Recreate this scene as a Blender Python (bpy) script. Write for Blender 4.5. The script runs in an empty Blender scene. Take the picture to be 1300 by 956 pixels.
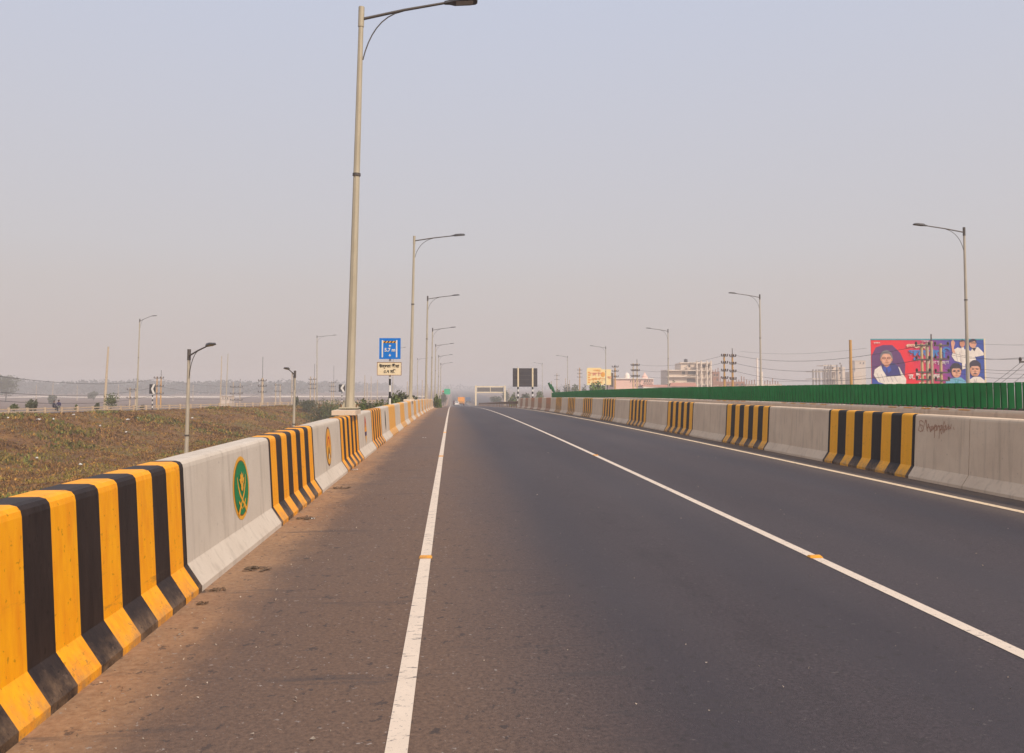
import bpy, math, random
from mathutils import Vector, Matrix, Quaternion, noise
random.seed(7)
R = random.random
def U(a, b): return a + (b - a) * random.random()
sc = bpy.context.scene
COL = sc.collection
F = 1045.0
H = 1.6
# ------------------------------------------------------------------ camera
PITCH = math.atan(56.9 / F); YAW = math.atan(76.8 / F)
cam = bpy.data.objects.new('camera', bpy.data.cameras.new('camera')); COL.objects.link(cam)
cam.location = (0, 0, H); cam.rotation_euler = (math.pi / 2 + PITCH, 0, -YAW)
cam.data.sensor_width = 36; cam.data.lens = 36 * F / 1300; cam.data.shift_y = -44.5 / 1300
cam.data.clip_start = 0.1; cam.data.clip_end = 20000
sc.camera = cam
CM = Matrix.Translation((0, 0, H)) @ cam.rotation_euler.to_matrix().to_4x4()
def at(px, py, z):
    """world point at distance z along the view for a picture position"""
    return CM @ Vector(((px - 650) / F * z, -(py - 433.5) / F * z, -z))
# ------------------------------------------------------------------ vertical profile of the road
def D(Y):
    if Y < 0: return 0.0
    if Y < 110: return 0.0001 * Y * Y
    d = 1.21 + 0.022 * (Y - 110)
    if d > 5.6:
        e = d - 5.6
        d = 5.6 + 0.9 * (1 - math.exp(-e / 0.9))
    return d
def RZ(Y): return -D(Y)
YS = [-30 + 2 * i for i in range(96)] + [162 + 6 * i for i in range(50)] + [470, 500, 560, 650, 800, 1000, 1400, 2000, 3000]
def rz(Y):
    """road height, piecewise linear like the sheets"""
    for a, b in zip(YS, YS[1:]):
        if a <= Y <= b:
            t = (Y - a) / (b - a); return RZ(a) * (1 - t) + RZ(b) * t
    return RZ(Y)
PLAIN = -6.55
# ------------------------------------------------------------------ materials
def mat(name, col, rough=0.8, col2=None, scale=4.0, amt=0.5, bump=0.0, bscale=None, detail=6, metallic=0.0, spec=0.3, stretch=None, emit=None, island=0.0, lo=0.35, hi=0.65):
    m = bpy.data.materials.new(name); m.use_nodes = True
    nt = m.node_tree; N = nt.nodes; L = nt.links
    b = N['Principled BSDF']
    b.inputs['Base Color'].default_value = (*col, 1); b.inputs['Roughness'].default_value = rough
    b.inputs['Metallic'].default_value = metallic; b.inputs['Specular IOR Level'].default_value = spec
    geo = N.new('ShaderNodeNewGeometry'); mp = N.new('ShaderNodeMapping')
    L.new(geo.outputs['Position'], mp.inputs['Vector'])
    if stretch: mp.inputs['Scale'].default_value = stretch
    cur = None
    if col2:
        n = N.new('ShaderNodeTexNoise'); n.inputs['Scale'].default_value = scale; n.inputs['Detail'].default_value = detail; n.inputs['Roughness'].default_value = 0.65
        L.new(mp.outputs['Vector'], n.inputs['Vector'])
        r = N.new('ShaderNodeMapRange'); r.inputs[1].default_value = lo; r.inputs[2].default_value = hi
        r.inputs[3].default_value = 0; r.inputs[4].default_value = amt
        L.new(n.outputs['Fac'], r.inputs[0])
        mx = N.new('ShaderNodeMix'); mx.data_type = 'RGBA'
        mx.inputs[6].default_value = (*col, 1); mx.inputs[7].default_value = (*col2, 1)
        L.new(r.outputs[0], mx.inputs[0]); cur = mx.outputs[2]
    if island:
        hsv = N.new('ShaderNodeHueSaturation'); rr = N.new('ShaderNodeMapRange')
        L.new(geo.outputs['Random Per Island'], rr.inputs[0]); rr.inputs[3].default_value = 1 - island; rr.inputs[4].default_value = 1 + island
        L.new(rr.outputs[0], hsv.inputs['Value'])
        if cur is not None: L.new(cur, hsv.inputs['Color'])
        else: hsv.inputs['Color'].default_value = (*col, 1)
        cur = hsv.outputs['Color']
    if cur is not None: L.new(cur, b.inputs['Base Color'])
    if bump:
        n2 = N.new('ShaderNodeTexNoise'); n2.inputs['Scale'].default_value = bscale or scale * 6; n2.inputs['Detail'].default_value = 8
        L.new(mp.outputs['Vector'], n2.inputs['Vector'])
        bp = N.new('ShaderNodeBump'); bp.inputs['Strength'].default_value = bump; bp.inputs['Distance'].default_value = 0.02
        L.new(n2.outputs['Fac'], bp.inputs['Height']); L.new(bp.outputs['Normal'], b.inputs['Normal'])
    return m

class G:
    """tiny node graph helper"""
    def __init__(s, m): s.t = m.node_tree; s.N = s.t.nodes; s.L = s.t.links
    def math(s, op, a, b=None, c=None, clamp=False):
        n = s.N.new('ShaderNodeMath'); n.operation = op; n.use_clamp = clamp
        for i, v in enumerate((a, b, c)):
            if v is None: continue
            if isinstance(v, (int, float)): n.inputs[i].default_value = v
            else: s.L.new(v, n.inputs[i])
        return n.outputs[0]
    def rng(s, v, a, b, c=0.0, d=1.0, smooth=False):
        n = s.N.new('ShaderNodeMapRange')
        if smooth: n.interpolation_type = 'SMOOTHSTEP'
        s.L.new(v, n.inputs[0])
        for i, x in enumerate((a, b, c, d)): n.inputs[i + 1].default_value = x
        return n.outputs[0]
    def noise(s, vec, scale, detail=5, rough=0.6, stretch=None, kind='fac'):
        if stretch:
            mp = s.N.new('ShaderNodeMapping'); mp.inputs['Scale'].default_value = stretch; s.L.new(vec, mp.inputs['Vector']); vec = mp.outputs[0]
        n = s.N.new('ShaderNodeTexNoise'); n.inputs['Scale'].default_value = scale; n.inputs['Detail'].default_value = detail; n.inputs['Roughness'].default_value = rough
        s.L.new(vec, n.inputs['Vector']); return n.outputs['Fac']
    def mix(s, f, a, b):
        n = s.N.new('ShaderNodeMix'); n.data_type = 'RGBA'
        for i, v in ((0, f), (6, a), (7, b)):
            if isinstance(v, (int, float)): n.inputs[i].default_value = v
            elif isinstance(v, tuple): n.inputs[i].default_value = (*v, 1)
            else: s.L.new(v, n.inputs[i])
        return n.outputs[2]
def pos_xyz(g):
    geo = g.N.new('ShaderNodeNewGeometry'); sp = g.N.new('ShaderNodeSeparateXYZ'); g.L.new(geo.outputs['Position'], sp.inputs[0])
    return geo.outputs['Position'], sp.outputs[0], sp.outputs[1], sp.outputs[2]

def asphalt(name, near=True):
    m = mat(name, (0.085, 0.075, 0.085), 0.75); g = G(m); b = g.N['Principled BSDF']
    P, X, Y, Z = pos_xyz(g)
    fine = g.noise(P, 38, 5, 0.8)
    grain = g.noise(P, 160, 2, 0.8)
    big = g.noise(P, 0.35, 5, 0.6, stretch=(1, 0.18, 1))
    col = g.mix(g.rng(fine, .3, .7), (0.020, 0.016, 0.018), (0.092, 0.073, 0.081))
    if near:
        xn = g.math('ADD', X, g.math('MULTIPLY', g.math('SUBTRACT', g.noise(P, 0.5, 4, .6, stretch=(1, .25, 1)), 0.5), 0.7))
        # polished darker wheel tracks, tan dusty shoulder
        for c, w, d in ((1.2, .6, .45), (2.7, .55, .5), (4.5, .5, .4), (6.2, .7, .8)):
            f = g.rng(g.math('ABSOLUTE', g.math('SUBTRACT', xn, c)), w, 0.05, 0, d, True)
            col = g.mix(f, col, (0.040, 0.036, 0.045))
        sh = g.rng(xn, 1.3, -0.3, 0, 1.0, True)
        brown = g.mix(g.rng(fine, .3, .7), (0.075, 0.043, 0.028), (0.265, 0.165, 0.108))
        col = g.mix(g.math('MULTIPLY', sh, 0.92), col, brown)
        rs = g.rng(xn, 6.7, 7.3, 0, .55, True)
        col = g.mix(rs, col, (0.155, 0.12, 0.095))
        # orange dirt washed against both kerbs
        dn = g.noise(P, 2.2, 6, .7, stretch=(1, .45, 1))
        de = g.math('ADD', X, g.math('MULTIPLY', g.math('SUBTRACT', dn, .5), 0.9))
        dirt = g.rng(de, -1.25, -1.9, 0, 1, True)
        dcol = g.mix(g.rng(g.noise(P, 22, 5, .7), .3, .7), (0.34, 0.17, 0.07), (0.60, 0.36, 0.19))
        col = g.mix(g.math('MULTIPLY', dirt, .85), col, dcol)
        dr = g.rng(de, 7.55, 7.9, 0, .75, True)
        col = g.mix(dr, col, (0.19, 0.13, 0.085))
        # pale specks, dark spots, cross scuffs
        sp = g.noise(P, 9, 3, .9); pale = g.rng(g.noise(P, 26, 3, .65), .615, .645, 0, .8)
        col = g.mix(g.math('MULTIPLY', g.math('MULTIPLY', pale, g.rng(xn, .9, -.2, .22, 1)), g.rng(sp, .52, .6)), col, (0.42, 0.37, 0.33))
        dk = g.rng(g.noise(P, 10, 4, .65, stretch=(1, .8, 1)), .61, .65, 0, .65)
        col = g.mix(dk, col, (0.035, 0.03, 0.03))
        sc_ = g.rng(g.noise(P, 1.4, 5, .7, stretch=(.35, 2.4, 1)), .585, .68, 0, .55)
        col = g.mix(sc_, col, (0.055, 0.047, 0.047))
    if near:
        oil = g.math('ABSOLUTE', g.math('SUBTRACT', xn, 1.9)); col = g.mix(g.math('MULTIPLY', g.rng(oil, .45, 0, 0, .5, True), g.rng(g.noise(P, 3.5, 5, .75, stretch=(1, .35, 1)), .45, .68)), col, (0.032, 0.027, 0.03))
    col = g.mix(g.rng(big, .3, .7, 0, .35), col, (0.115, 0.10, 0.105))
    g.L.new(col, b.inputs['Base Color'])
    g.L.new(g.rng(fine, .2, .8, .62, .88), b.inputs['Roughness'])
    bp = g.N.new('ShaderNodeBump'); bp.inputs['Strength'].default_value = .7; bp.inputs['Distance'].default_value = .008
    g.L.new(grain, bp.inputs['Height']); g.L.new(bp.outputs[0], b.inputs['Normal'])
    return m
def paint_line(name, base, under=(0.09, 0.08, 0.085), dens=0.035):
    m = mat(name, base, .6); g = G(m); b = g.N['Principled BSDF']; P, X, Y, Z = pos_xyz(g)
    c = g.mix(g.rng(g.noise(P, 7, 6, .7), .35, .7, 0, .35), base, tuple(x * .72 for x in base))
    ck = g.rng(g.noise(P, 6, 4, .65, stretch=(1, 4, 1)), .655 - dens, .675 - dens, 0, .85)
    c = g.mix(ck, c, under)
    spk = g.rng(g.noise(P, 45, 4, .7), .60, .66, 0, .5)
    c = g.mix(spk, c, under)
    g.L.new(c, b.inputs['Base Color']); return m
def concrete(name, base, stain, amt=.5):
    m = mat(name, base, .85); g = G(m); b = g.N['Principled BSDF']; P, X, Y, Z = pos_xyz(g)
    c = g.mix(g.rng(g.noise(P, 1.1, 6, .65), .3, .7, 0, amt), base, stain)
    st = g.noise(P, 3.0, 5, .6, stretch=(3, 3, .25))
    c = g.mix(g.rng(st, .52, .74, 0, .4), c, tuple(x * .6 for x in stain))
    spot = g.rng(g.noise(P, 24, 3, .6), .68, .73, 0, .5)
    c = g.mix(spot, c, tuple(x * .45 for x in stain))
    g.L.new(c, b.inputs['Base Color'])
    bp = g.N.new('ShaderNodeBump'); bp.inputs['Strength'].default_value = .25; bp.inputs['Distance'].default_value = .01
    g.L.new(g.noise(P, 18, 8, .6), bp.inputs['Height']); g.L.new(bp.outputs[0], b.inputs['Normal'])
    return m
def kerb_paint(name, base, worn, rough=.5, amt=.4):
    m = mat(name, base, rough, spec=.22); g = G(m); b = g.N['Principled BSDF']; P, X, Y, Z = pos_xyz(g)
    brush = g.noise(P, 5, 6, .7, stretch=(2.5, 2.5, .5))
    c = g.mix(g.rng(brush, .35, .7, 0, amt), base, worn)
    low = g.math('ADD', Z, g.math('MULTIPLY', g.math('SUBTRACT', g.noise(P, 9, 5, .7), .5), .25))
    chip = g.math('MULTIPLY', g.rng(g.noise(P, 14, 4, .7), .62, .66, 0, 1), g.rng(low, .22, .02, 0, .8))
    c = g.mix(chip, c, (.16, .11, .08))
    dust = g.math('MULTIPLY', g.rng(low, .17, .0, 0, .75), g.rng(g.noise(P, 6, 6, .75), .35, .6))
    c = g.mix(dust, c, (.30, .19, .11))
    scuff = g.math('MULTIPLY', g.rng(g.noise(P, 2.4, 6, .75, stretch=(1, .5, 4)), .60, .70, 0, .55), g.rng(Z, .75, .25))
    c = g.mix(scuff, c, (.07, .05, .04))
    drip = g.rng(g.noise(P, 9, 5, .7, stretch=(1, 1, .12)), .60, .72, 0, .35)
    c = g.mix(drip, c, tuple(min(1, x * .55 + .03) for x in base))
    d2 = g.rng(g.noise(P, 26, 2, .6), .66, .70, 0, .6)
    c = g.mix(d2, c, tuple(x * .4 for x in base))
    g.L.new(c, b.inputs['Base Color'])
    bp = g.N.new('ShaderNodeBump'); bp.inputs['Strength'].default_value = .3; bp.inputs['Distance'].default_value = .008
    g.L.new(g.noise(P, 12, 8, .65, stretch=(1.5, 1.5, .6)), bp.inputs['Height']); g.L.new(bp.outputs[0], b.inputs['Normal'])
    return m

M = {}
M['road'] = asphalt('asphalt'); M['road2'] = asphalt('asphalt_far', False)
M['line'] = paint_line('road_paint_white', (0.74, 0.62, 0.50))
M['eline'] = paint_line('edge_paint_cream', (0.80, 0.63, 0.43), dens=.05)
M['conc'] = concrete('barrier_concrete', (0.64, 0.565, 0.48), (0.46, 0.385, 0.31), .5)
M['conc_r'] = concrete('barrier_concrete_weathered', (0.76, 0.60, 0.435), (0.55, 0.41, 0.29), .6)
M['conc_top'] = concrete('barrier_coping', (0.70, 0.56, 0.43), (0.52, 0.40, 0.30), .4)
M['yel'] = kerb_paint('yellow_paint', (1.0, 0.44, 0.004), (0.82, 0.25, 0.005), amt=.75)
M['yel_d'] = kerb_paint('yellow_paint_dusty', (1.0, 0.45, 0.012), (0.78, 0.33, 0.03))
M['yel_f'] = kerb_paint('yellow_paint_faded', (0.85, 0.42, 0.07), (0.66, 0.32, 0.07))
M['ochre'] = kerb_paint('ochre_paint', (0.50, 0.17, 0.045), (0.36, 0.14, 0.05))
M['blk'] = kerb_paint('black_paint', (0.020, 0.013, 0.012), (0.050, 0.033, 0.028), .55, .6)
M['blk_r'] = kerb_paint('black_paint_dusty', (0.022, 0.017, 0.018), (0.045, 0.036, 0.035), .6, .6)
M['steel'] = mat('galvanised_steel', (0.49, 0.435, 0.33), .6, (0.36, 0.315, 0.23), 3, .6, metallic=.08, stretch=(2, 2, .4))
M['steel_g'] = mat('grey_galvanised_steel', (0.52, 0.46, 0.37), .55, (0.36, 0.32, 0.26), 3, .6, metallic=.1, stretch=(2, 2, .4))
M['steel_d'] = mat('dark_steel', (0.10, 0.09, 0.085), .5, (0.16, 0.13, 0.11), 3, .5, metallic=.3)
M['head'] = mat('lamp_casing', (0.055, 0.055, 0.06), .45, (0.09, 0.085, 0.09), 8, .5)
M['lens'] = mat('lamp_lens', (0.35, 0.34, 0.32), .2)
M['rustm'] = mat('rusty_steel', (0.20, 0.11, 0.06), .8, (0.10, 0.06, 0.04), 5, .7)
M['pole'] = mat('pole_concrete', (0.62, 0.47, 0.24), .85, (0.48, 0.36, 0.19), 2, .6)
M['pole_o'] = mat('pole_concrete_orange', (0.60, 0.34, 0.10), .8, (0.45, 0.25, 0.09), 2, .6)
M['pole_p'] = mat('pole_concrete_pale', (0.55, 0.44, 0.31), .85, (0.42, 0.33, 0.24), 2, .6)
M['insul'] = mat('insulator_porcelain', (0.06, 0.035, 0.03), .35)
M['wire'] = mat('wire_cable', (0.03, 0.028, 0.03), .6)
M['white'] = mat('white_paint', (0.75, 0.73, 0.70), .5, (0.6, 0.57, 0.52), 5, .4)
M['black'] = mat('black_enamel', (0.02, 0.02, 0.022), .4)
M['blue'] = mat('sign_blue', (0.0, 0.16, 0.62), .4, (0.0, 0.20, 0.55), 4, .4)
M['cream'] = mat('sign_cream', (0.78, 0.66, 0.45), .5, (0.70, 0.57, 0.38), 5, .4)
M['signback'] = mat('sign_back_dark', (0.035, 0.032, 0.04), .6, (0.055, 0.05, 0.06), 2, .6)
M['orange'] = mat('truck_orange', (0.90, 0.36, 0.02), .5, (0.75, 0.3, 0.03), 4, .4)
M['greens'] = mat('sign_green', (0.0, 0.42, 0.20), .4)
M['green'] = mat('louver_green', (0.0, 0.10, 0.024), .55, (0.0, 0.062, 0.014), 2.5, .8, spec=.25)
M['green2'] = mat('emblem_green', (0.0, 0.22, 0.07), .45, (0.0, 0.16, 0.05), 6, .5)
M['red'] = mat('emblem_red', (0.62, 0.05, 0.02), .45, (0.45, 0.05, 0.02), 6, .5)
M['gold'] = mat('emblem_gold', (0.85, 0.42, 0.03), .45, (0.65, 0.3, 0.03), 9, .5)
M['brown'] = mat('emblem_brown', (0.20, 0.07, 0.02), .5)
M['purple'] = mat('emblem_purple', (0.08, 0.03, 0.10), .5)
M['tyre'] = mat('tyre_rubber', (0.02, 0.02, 0.02), .8)
M['glass'] = mat('dark_glass', (0.03, 0.035, 0.045), .12, spec=.6)
M['bark'] = mat('bark', (0.12, 0.085, 0.055), .9, (0.08, 0.055, 0.04), 6, .6, bump=.4)
M['leaf'] = mat('leaf_green', (0.075, 0.115, 0.03), .7, (0.13, 0.13, 0.035), 1.2, .8, island=.45)
M['leaf_b'] = mat('leaf_fresh', (0.09, 0.18, 0.03), .7, (0.15, 0.2, 0.05), 1.2, .8, island=.4)
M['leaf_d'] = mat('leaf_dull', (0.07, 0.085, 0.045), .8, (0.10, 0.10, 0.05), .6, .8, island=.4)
M['litter'] = mat('plastic_scrap', (0.7, 0.68, 0.66), .5, (0.5, 0.47, 0.45), 8, .6)
M['straw'] = mat('dark_debris', (0.09, 0.06, 0.04), .9, (0.20, 0.13, 0.08), 20, .7)
M['skin'] = mat('skin', (0.22, 0.11, 0.065), .6); M['hair'] = mat('hair', (0.01, 0.008, 0.008), .7)
M['grit'] = mat('pale_grit', (0.40, 0.34, 0.28), .8, (0.25, 0.19, 0.14), 30, .8, island=.5)

# ground: dry weedy earth, bare field on the plain
mg = mat('dry_ground', (0.2, 0.12, 0.05), .95); g = G(mg); b_ = g.N['Principled BSDF']; P, X, Y, Z = pos_xyz(g)
c = g.mix(g.rng(g.noise(P, .55, 8, .7), .38, .62), (0.15, 0.072, 0.032), (0.28, 0.145, 0.045))
c = g.mix(g.rng(g.noise(P, .23, 7, .7), .50, .66, 0, .75), c, (0.13, 0.125, 0.035))
c = g.mix(g.rng(g.noise(P, 2.6, 6, .75), .45, .7, 0, .6), c, (0.085, 0.042, 0.026))
field = g.mix(g.rng(g.noise(P, .02, 6, .6, stretch=(1, 2.5, 1)), .35, .65), (0.13, 0.08, 0.062), (0.21, 0.14, 0.11))
c = g.mix(g.rng(Y, 185, 240, 0, 1, True), c, field)
g.L.new(c, b_.inputs['Base Color'])
bp = g.N.new('ShaderNodeBump'); bp.inputs['Strength'].default_value = 1; bp.inputs['Distance'].default_value = .25
g.L.new(g.noise(P, 2.2, 8, .7), bp.inputs['Height']); g.L.new(bp.outputs[0], b_.inputs['Normal'])
M['ground'] = mg
def weed_mat(name, a, b2, isl=.45): return mat(name, a, .85, b2, .45, .9, island=isl, detail=7)
M['weed1'] = weed_mat('weeds_rust', (0.26, 0.135, 0.036), (0.16, 0.08, 0.03))
M['weed2'] = weed_mat('weeds_straw', (0.42, 0.23, 0.05), (0.30, 0.15, 0.04))
M['weed3'] = weed_mat('weeds_olive', (0.23, 0.19, 0.035), (0.28, 0.18, 0.035))
M['weed4'] = weed_mat('weeds_green', (0.12, 0.145, 0.028), (0.17, 0.15, 0.03))

# ------------------------------------------------------------------ mesh helpers
class MB:
    def __init__(s): s.v = []; s.f = []; s.m = []; s.mats = []; s.smooth = []
    def mi(s, m):
        if m not in s.mats: s.mats.append(m)
        return s.mats.index(m)
    def poly(s, pts, m, smooth=False):
        i = len(s.v); s.v += [tuple(p) for p in pts]; s.f.append(tuple(range(i, i + len(pts)))); s.m.append(s.mi(m)); s.smooth.append(smooth)
    def faces(s, vs, fs, m, smooth=False):
        i = len(s.v); s.v += [tuple(p) for p in vs]
        for f in fs: s.f.append(tuple(i + k for k in f)); s.m.append(s.mi(m)); s.smooth.append(smooth)
    def box(s, c, d, m, rot=0.0, mx=None):
        hx, hy, hz = d[0] / 2, d[1] / 2, d[2] / 2
        vs = [Vector((x * hx, y * hy, z * hz)) for x in (-1, 1) for y in (-1, 1) for z in (-1, 1)]
        if mx is None: mx = Matrix.Rotation(rot, 3, 'Z')
        vs = [mx @ v + Vector(c) for v in vs]
        s.faces(vs, [(0, 1, 3, 2), (4, 6, 7, 5), (0, 4, 5, 1), (2, 3, 7, 6), (0, 2, 6, 4), (1, 5, 7, 3)], m)
    def tube(s, pts, rad, m, n=8, cap=True, smooth=True):
        pts = [Vector(p) for p in pts]
        if isinstance(rad, (int, float)): rad = [rad] * len(pts)
        rings = []
        up = None
        for k, p in enumerate(pts):
            t = (pts[min(k + 1, len(pts) - 1)] - pts[max(k - 1, 0)]).normalized()
            if up is None or abs(t.dot(up)) > .98: up = Vector((0, 0, 1)) if abs(t.z) < .9 else Vector((0, 1, 0))
            a = t.cross(up).normalized(); b = t.cross(a).normalized()
            rings.append([p + (a * math.cos(2 * math.pi * j / n) + b * math.sin(2 * math.pi * j / n)) * rad[k] for j in range(n)])
        vs = [q for r in rings for q in r]; fs = []
        for k in range(len(pts) - 1):
            for j in range(n):
                fs.append((k * n + j, k * n + (j + 1) % n, (k + 1) * n + (j + 1) % n, (k + 1) * n + j))
        s.faces(vs, fs, m, smooth)
        if cap:
            s.poly(rings[0][::-1], m); s.poly(rings[-1], m)
    def build(s, name, parent=None, **tags):
        me = bpy.data.meshes.new(name); me.from_pydata(s.v, [], s.f)
        for m in s.mats: me.materials.append(m)
        me.polygons.foreach_set('material_index', s.m); me.polygons.foreach_set('use_smooth', s.smooth)
        me.update()
        o = bpy.data.objects.new(name, me); COL.objects.link(o)
        if parent is not None:
            o.parent = parent; o.location = (0, 0, 0); o.matrix_parent_inverse = parent_inv(parent)
        tag(o, **tags); return o
def parent_inv(p):
    m = Matrix.Translation(p.location)
    q = p
    while q.parent is not None: q = q.parent
    return Matrix.Translation(q.location).inverted() if p.parent is None else Matrix.Identity(4)
def tag(o, label=None, cat=None, group=None, kind=None):
    if label: o['label'] = label
    if cat: o['category'] = cat
    if group: o['group'] = group
    if kind: o['kind'] = kind
def thing(name, loc, label, cat, group=None):
    o = bpy.data.objects.new(name, None); COL.objects.link(o); o.location = loc; o.empty_display_size = .3
    tag(o, label, cat, group); return o
bpy.types.Object
def recenter(o):
    """move a single-mesh thing's origin to its base"""
    me = o.data; xs = [v.co for v in me.vertices]
    c = Vector((sum(v.x for v in xs) / len(xs), sum(v.y for v in xs) / len(xs), min(v.z for v in xs)))
    me.transform(Matrix.Translation(-c)); o.location = c

# ------------------------------------------------------------------ setting: roads, terrain
def strip(name, xs, dz, m, ys=YS, y0=None, y1=None, xoff=None, **t):
    mb = MB(); yy = [y for y in ys if (y0 is None or y >= y0) and (y1 is None or y <= y1)]
    if y0 is not None and yy[0] > y0: yy = [y0] + yy
    if y1 is not None and yy[-1] < y1: yy = yy + [y1]
    vs = []; fs = []; n = len(xs)
    for y in yy:
        for x in xs: vs.append((x + (xoff(y) if xoff else 0), y, rz(y) + dz))
    for i in range(len(yy) - 1):
        for j in range(n - 1): fs.append((i * n + j, i * n + j + 1, (i + 1) * n + j + 1, (i + 1) * n + j))
    mb.faces(vs, fs, m); return mb.build(name, **t)
strip('road', [-2.25, 0, 3.4, 7.3, 9.6], 0, M['road'], kind='structure')
strip('opposite_road', [9.9, 18, 27.5], 0, M['road2'], kind='structure')
strip('left_edge_line', [-.285, -.185], .004, M['line'], kind='structure')
strip('lane_line', [3.36, 3.465], .004, M['line'], kind='structure')
strip('right_edge_line', [7.24, 7.37], .004, M['eline'], kind='structure')
strip('opposite_edge_line', [12.4, 12.5], .004, M['eline'], kind='structure')

def railX(Y): return min(-11.0, -48.3 + (Y - 88) * .276)
def railG(Y): return -1.45 - max(0, (Y - 92)) * .0085 + 0
def sm(t): t = max(0, min(1, t)); return t * t * (3 - 2 * t)
def ground(X, Y):
    r = rz(max(Y, -30)) - .4
    if X > -2.7:
        if X < 27.8: return min(r, r)
        return max(PLAIN, r - (X - 27.8) * .6) if r > PLAIN else r
    # left of the bridge: bank, hollow, then the bank of the ramp road
    a = max(-5.0 + min(0, (r + .4) * .6), r - (-2.7 - X) * .62)
    xr = railX(Y)
    g0 = max(PLAIN, railG(Y))
    if X < xr - 8.5:
        h = max(PLAIN, g0 - (xr - 8.5 - X) * .5)
    elif X < xr + .9: h = g0
    else:
        t = (X - xr - .9) / 21.0
        lowz = min(-5.0, g0 - .5)
        h = max(g0 + (lowz - g0) * sm(t), a)
        if Y < 230: h += (.22 * noise.noise(Vector((X * .35, Y * .35, 0))) + .35 * noise.noise(Vector((X * .12, Y * .12, 5)))) * sm(t * 4)
    if Y > 190:
        t = sm((Y - 190) / 60); 
        h2 = max(PLAIN, r - max(0, (-2.7 - X)) * .5)
        h = h * (1 - t) + h2 * t
    return h
gx = [-3000, -1500, -800, -400, -250, -180, -140, -115, -100, -90, -82] + [-76 + 1.0 * i for i in range(79)] + [-2.69 + 0, 9.7, 27.8, 29, 32, 36, 40, 60, 100, 200, 400, 800, 1500, 3000]
gx = sorted(set(gx)); gx = [x for x in gx if not (-2.69 < x < 9)]
gy = [-300, -120, -60] + [-30 + 2.5 * i for i in range(92)] + [205 + 8 * i for i in range(20)] + [380, 420, 470, 520, 600, 700, 850, 1100, 1500, 2200, 3000]
mb = MB(); vs = [(x, y, ground(x, y)) for y in gy for x in gx]; n = len(gx)
mb.faces(vs, [(i * n + j, i * n + j + 1, (i + 1) * n + j + 1, (i + 1) * n + j) for i in range(len(gy) - 1) for j in range(n - 1)], M['ground'], True)
mb.build('ground', kind='structure')
# ramp road surface behind the railing
mb = MB(); ry = [40 + 4 * i for i in range(38)]
M['ramp'] = mat('ramp_asphalt', (0.17, 0.135, 0.12), .85, (0.13, 0.105, 0.1), .6, .6)
vs = []
for y in ry:
    for dx in (-.6, -4, -7.8): vs.append((railX(y) + dx, y, max(PLAIN, railG(y)) + .03))
mb.faces(vs, [(i * 3 + j, i * 3 + j + 1, (i + 1) * 3 + j + 1, (i + 1) * 3 + j) for i in range(len(ry) - 1) for j in range(2)], M['ramp'])
mb.build('ramp_road', kind='structure')
# pale track across the far field
mb = MB(); pts = []
M['track'] = mat('pale_track', (0.80, 0.68, 0.55), .9, (0.45, 0.37, 0.3), .02, .6)
for X0, X1, Ya, Yb in ((-330, -292, 590, 690), (-275, -150, 585, 690), (-140, -20, 600, 700)):
    vs = [(X0, Ya, PLAIN + .25), (X1, Ya + 6, PLAIN + .25), (X1, Yb, PLAIN + .25), (X0, Yb, PLAIN + .25)]
    mb.poly(vs, M['track'])
mb.build('field_track', kind='structure')

# ------------------------------------------------------------------ concrete barriers
def profile(side, h):
    """points (offset outward from toe, z), from toe up over the top and down the back"""
    p = [(0, -.02), (0.0, .045), (.115, .215), (.165, h - .06), (.172, h - .03), (.19, h - .009), (.225, h), (.385, h), (.42, h - .009), (.438, h - .03), (.445, h - .06), (.50, .2), (.60, -.45)]
    return [(side * x, z) for x, z in p]
def sweep(mb, toe, side, h, y0, y1, m, capm=None, jit=0):
    """barrier skin between y0 and y1 with an end face if capm"""
    pr = profile(side, h)
    ya = [y0] + [y for y in YS if y0 < y < y1] + [y1]
    vs = []
    for k, y in enumerate(ya):
        for x, z in pr:
            jy = jit * (noise.noise(Vector((toe, y * 3.1, z * 4.0)))) if (k in (0, len(ya) - 1) and z > -.01) else 0
            vs.append((toe + x, y + jy, rz(y) + z))
    n = len(pr); fs = []
    for i in range(len(ya) - 1):
        for j in range(n - 1):
            q = (i * n + j, i * n + j + 1, (i + 1) * n + j + 1, (i + 1) * n + j)
            fs.append(q if side < 0 else q[::-1])
    mb.faces(vs, fs, m)
    if capm:
        for k in (0, len(ya) - 1): mb.poly(vs[k * n:(k + 1) * n] if k == 0 else vs[k * n:(k + 1) * n][::-1], capm)
def panels(root, toe, side, h, y0, mod, count, first_striped, my, mk, mc, solid_from, solid, seam=False):
    for k in range(count):
        a = y0 + k * mod; b = a + mod
        striped = (k % 2 == 0) == first_striped
        mb = MB()
        if striped and a < solid_from:
            e = .09; w = (mod - 2 * e) / 9
            cuts = [a, a + e] + [a + e + w * (i + 1) + U(-.008, .008) for i in range(8)] + [b - e, b]
            cols = [mk] + [my if i % 2 == 0 else mk for i in range(9)] + [mk]
            if side < 0 and k == 2:
                cuts = [a] + [b - .09 - .295 * (9 - i) + U(-.006, .006) for i in range(9)] + [b - .09, b]
            for i in range(11): sweep(mb, toe, side, h, cuts[i], cuts[i + 1], cols[i], jit=.006)
            mb.build('striped_panel', root)
        elif striped:
            sweep(mb, toe, side, h, a, b, solid); mb.build('painted_panel', root)
        else:
            if seam:
                s_ = a + mod * U(.35, .6)
                sweep(mb, toe, side, h, a + .004, s_ - .007, mc, mc); sweep(mb, toe, side, h, s_ + .007, b - .004, mc, mc)
            else: sweep(mb, toe, side, h, a + .004, b - .004, mc, mc)
            mb.build('plain_panel', root)
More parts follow.
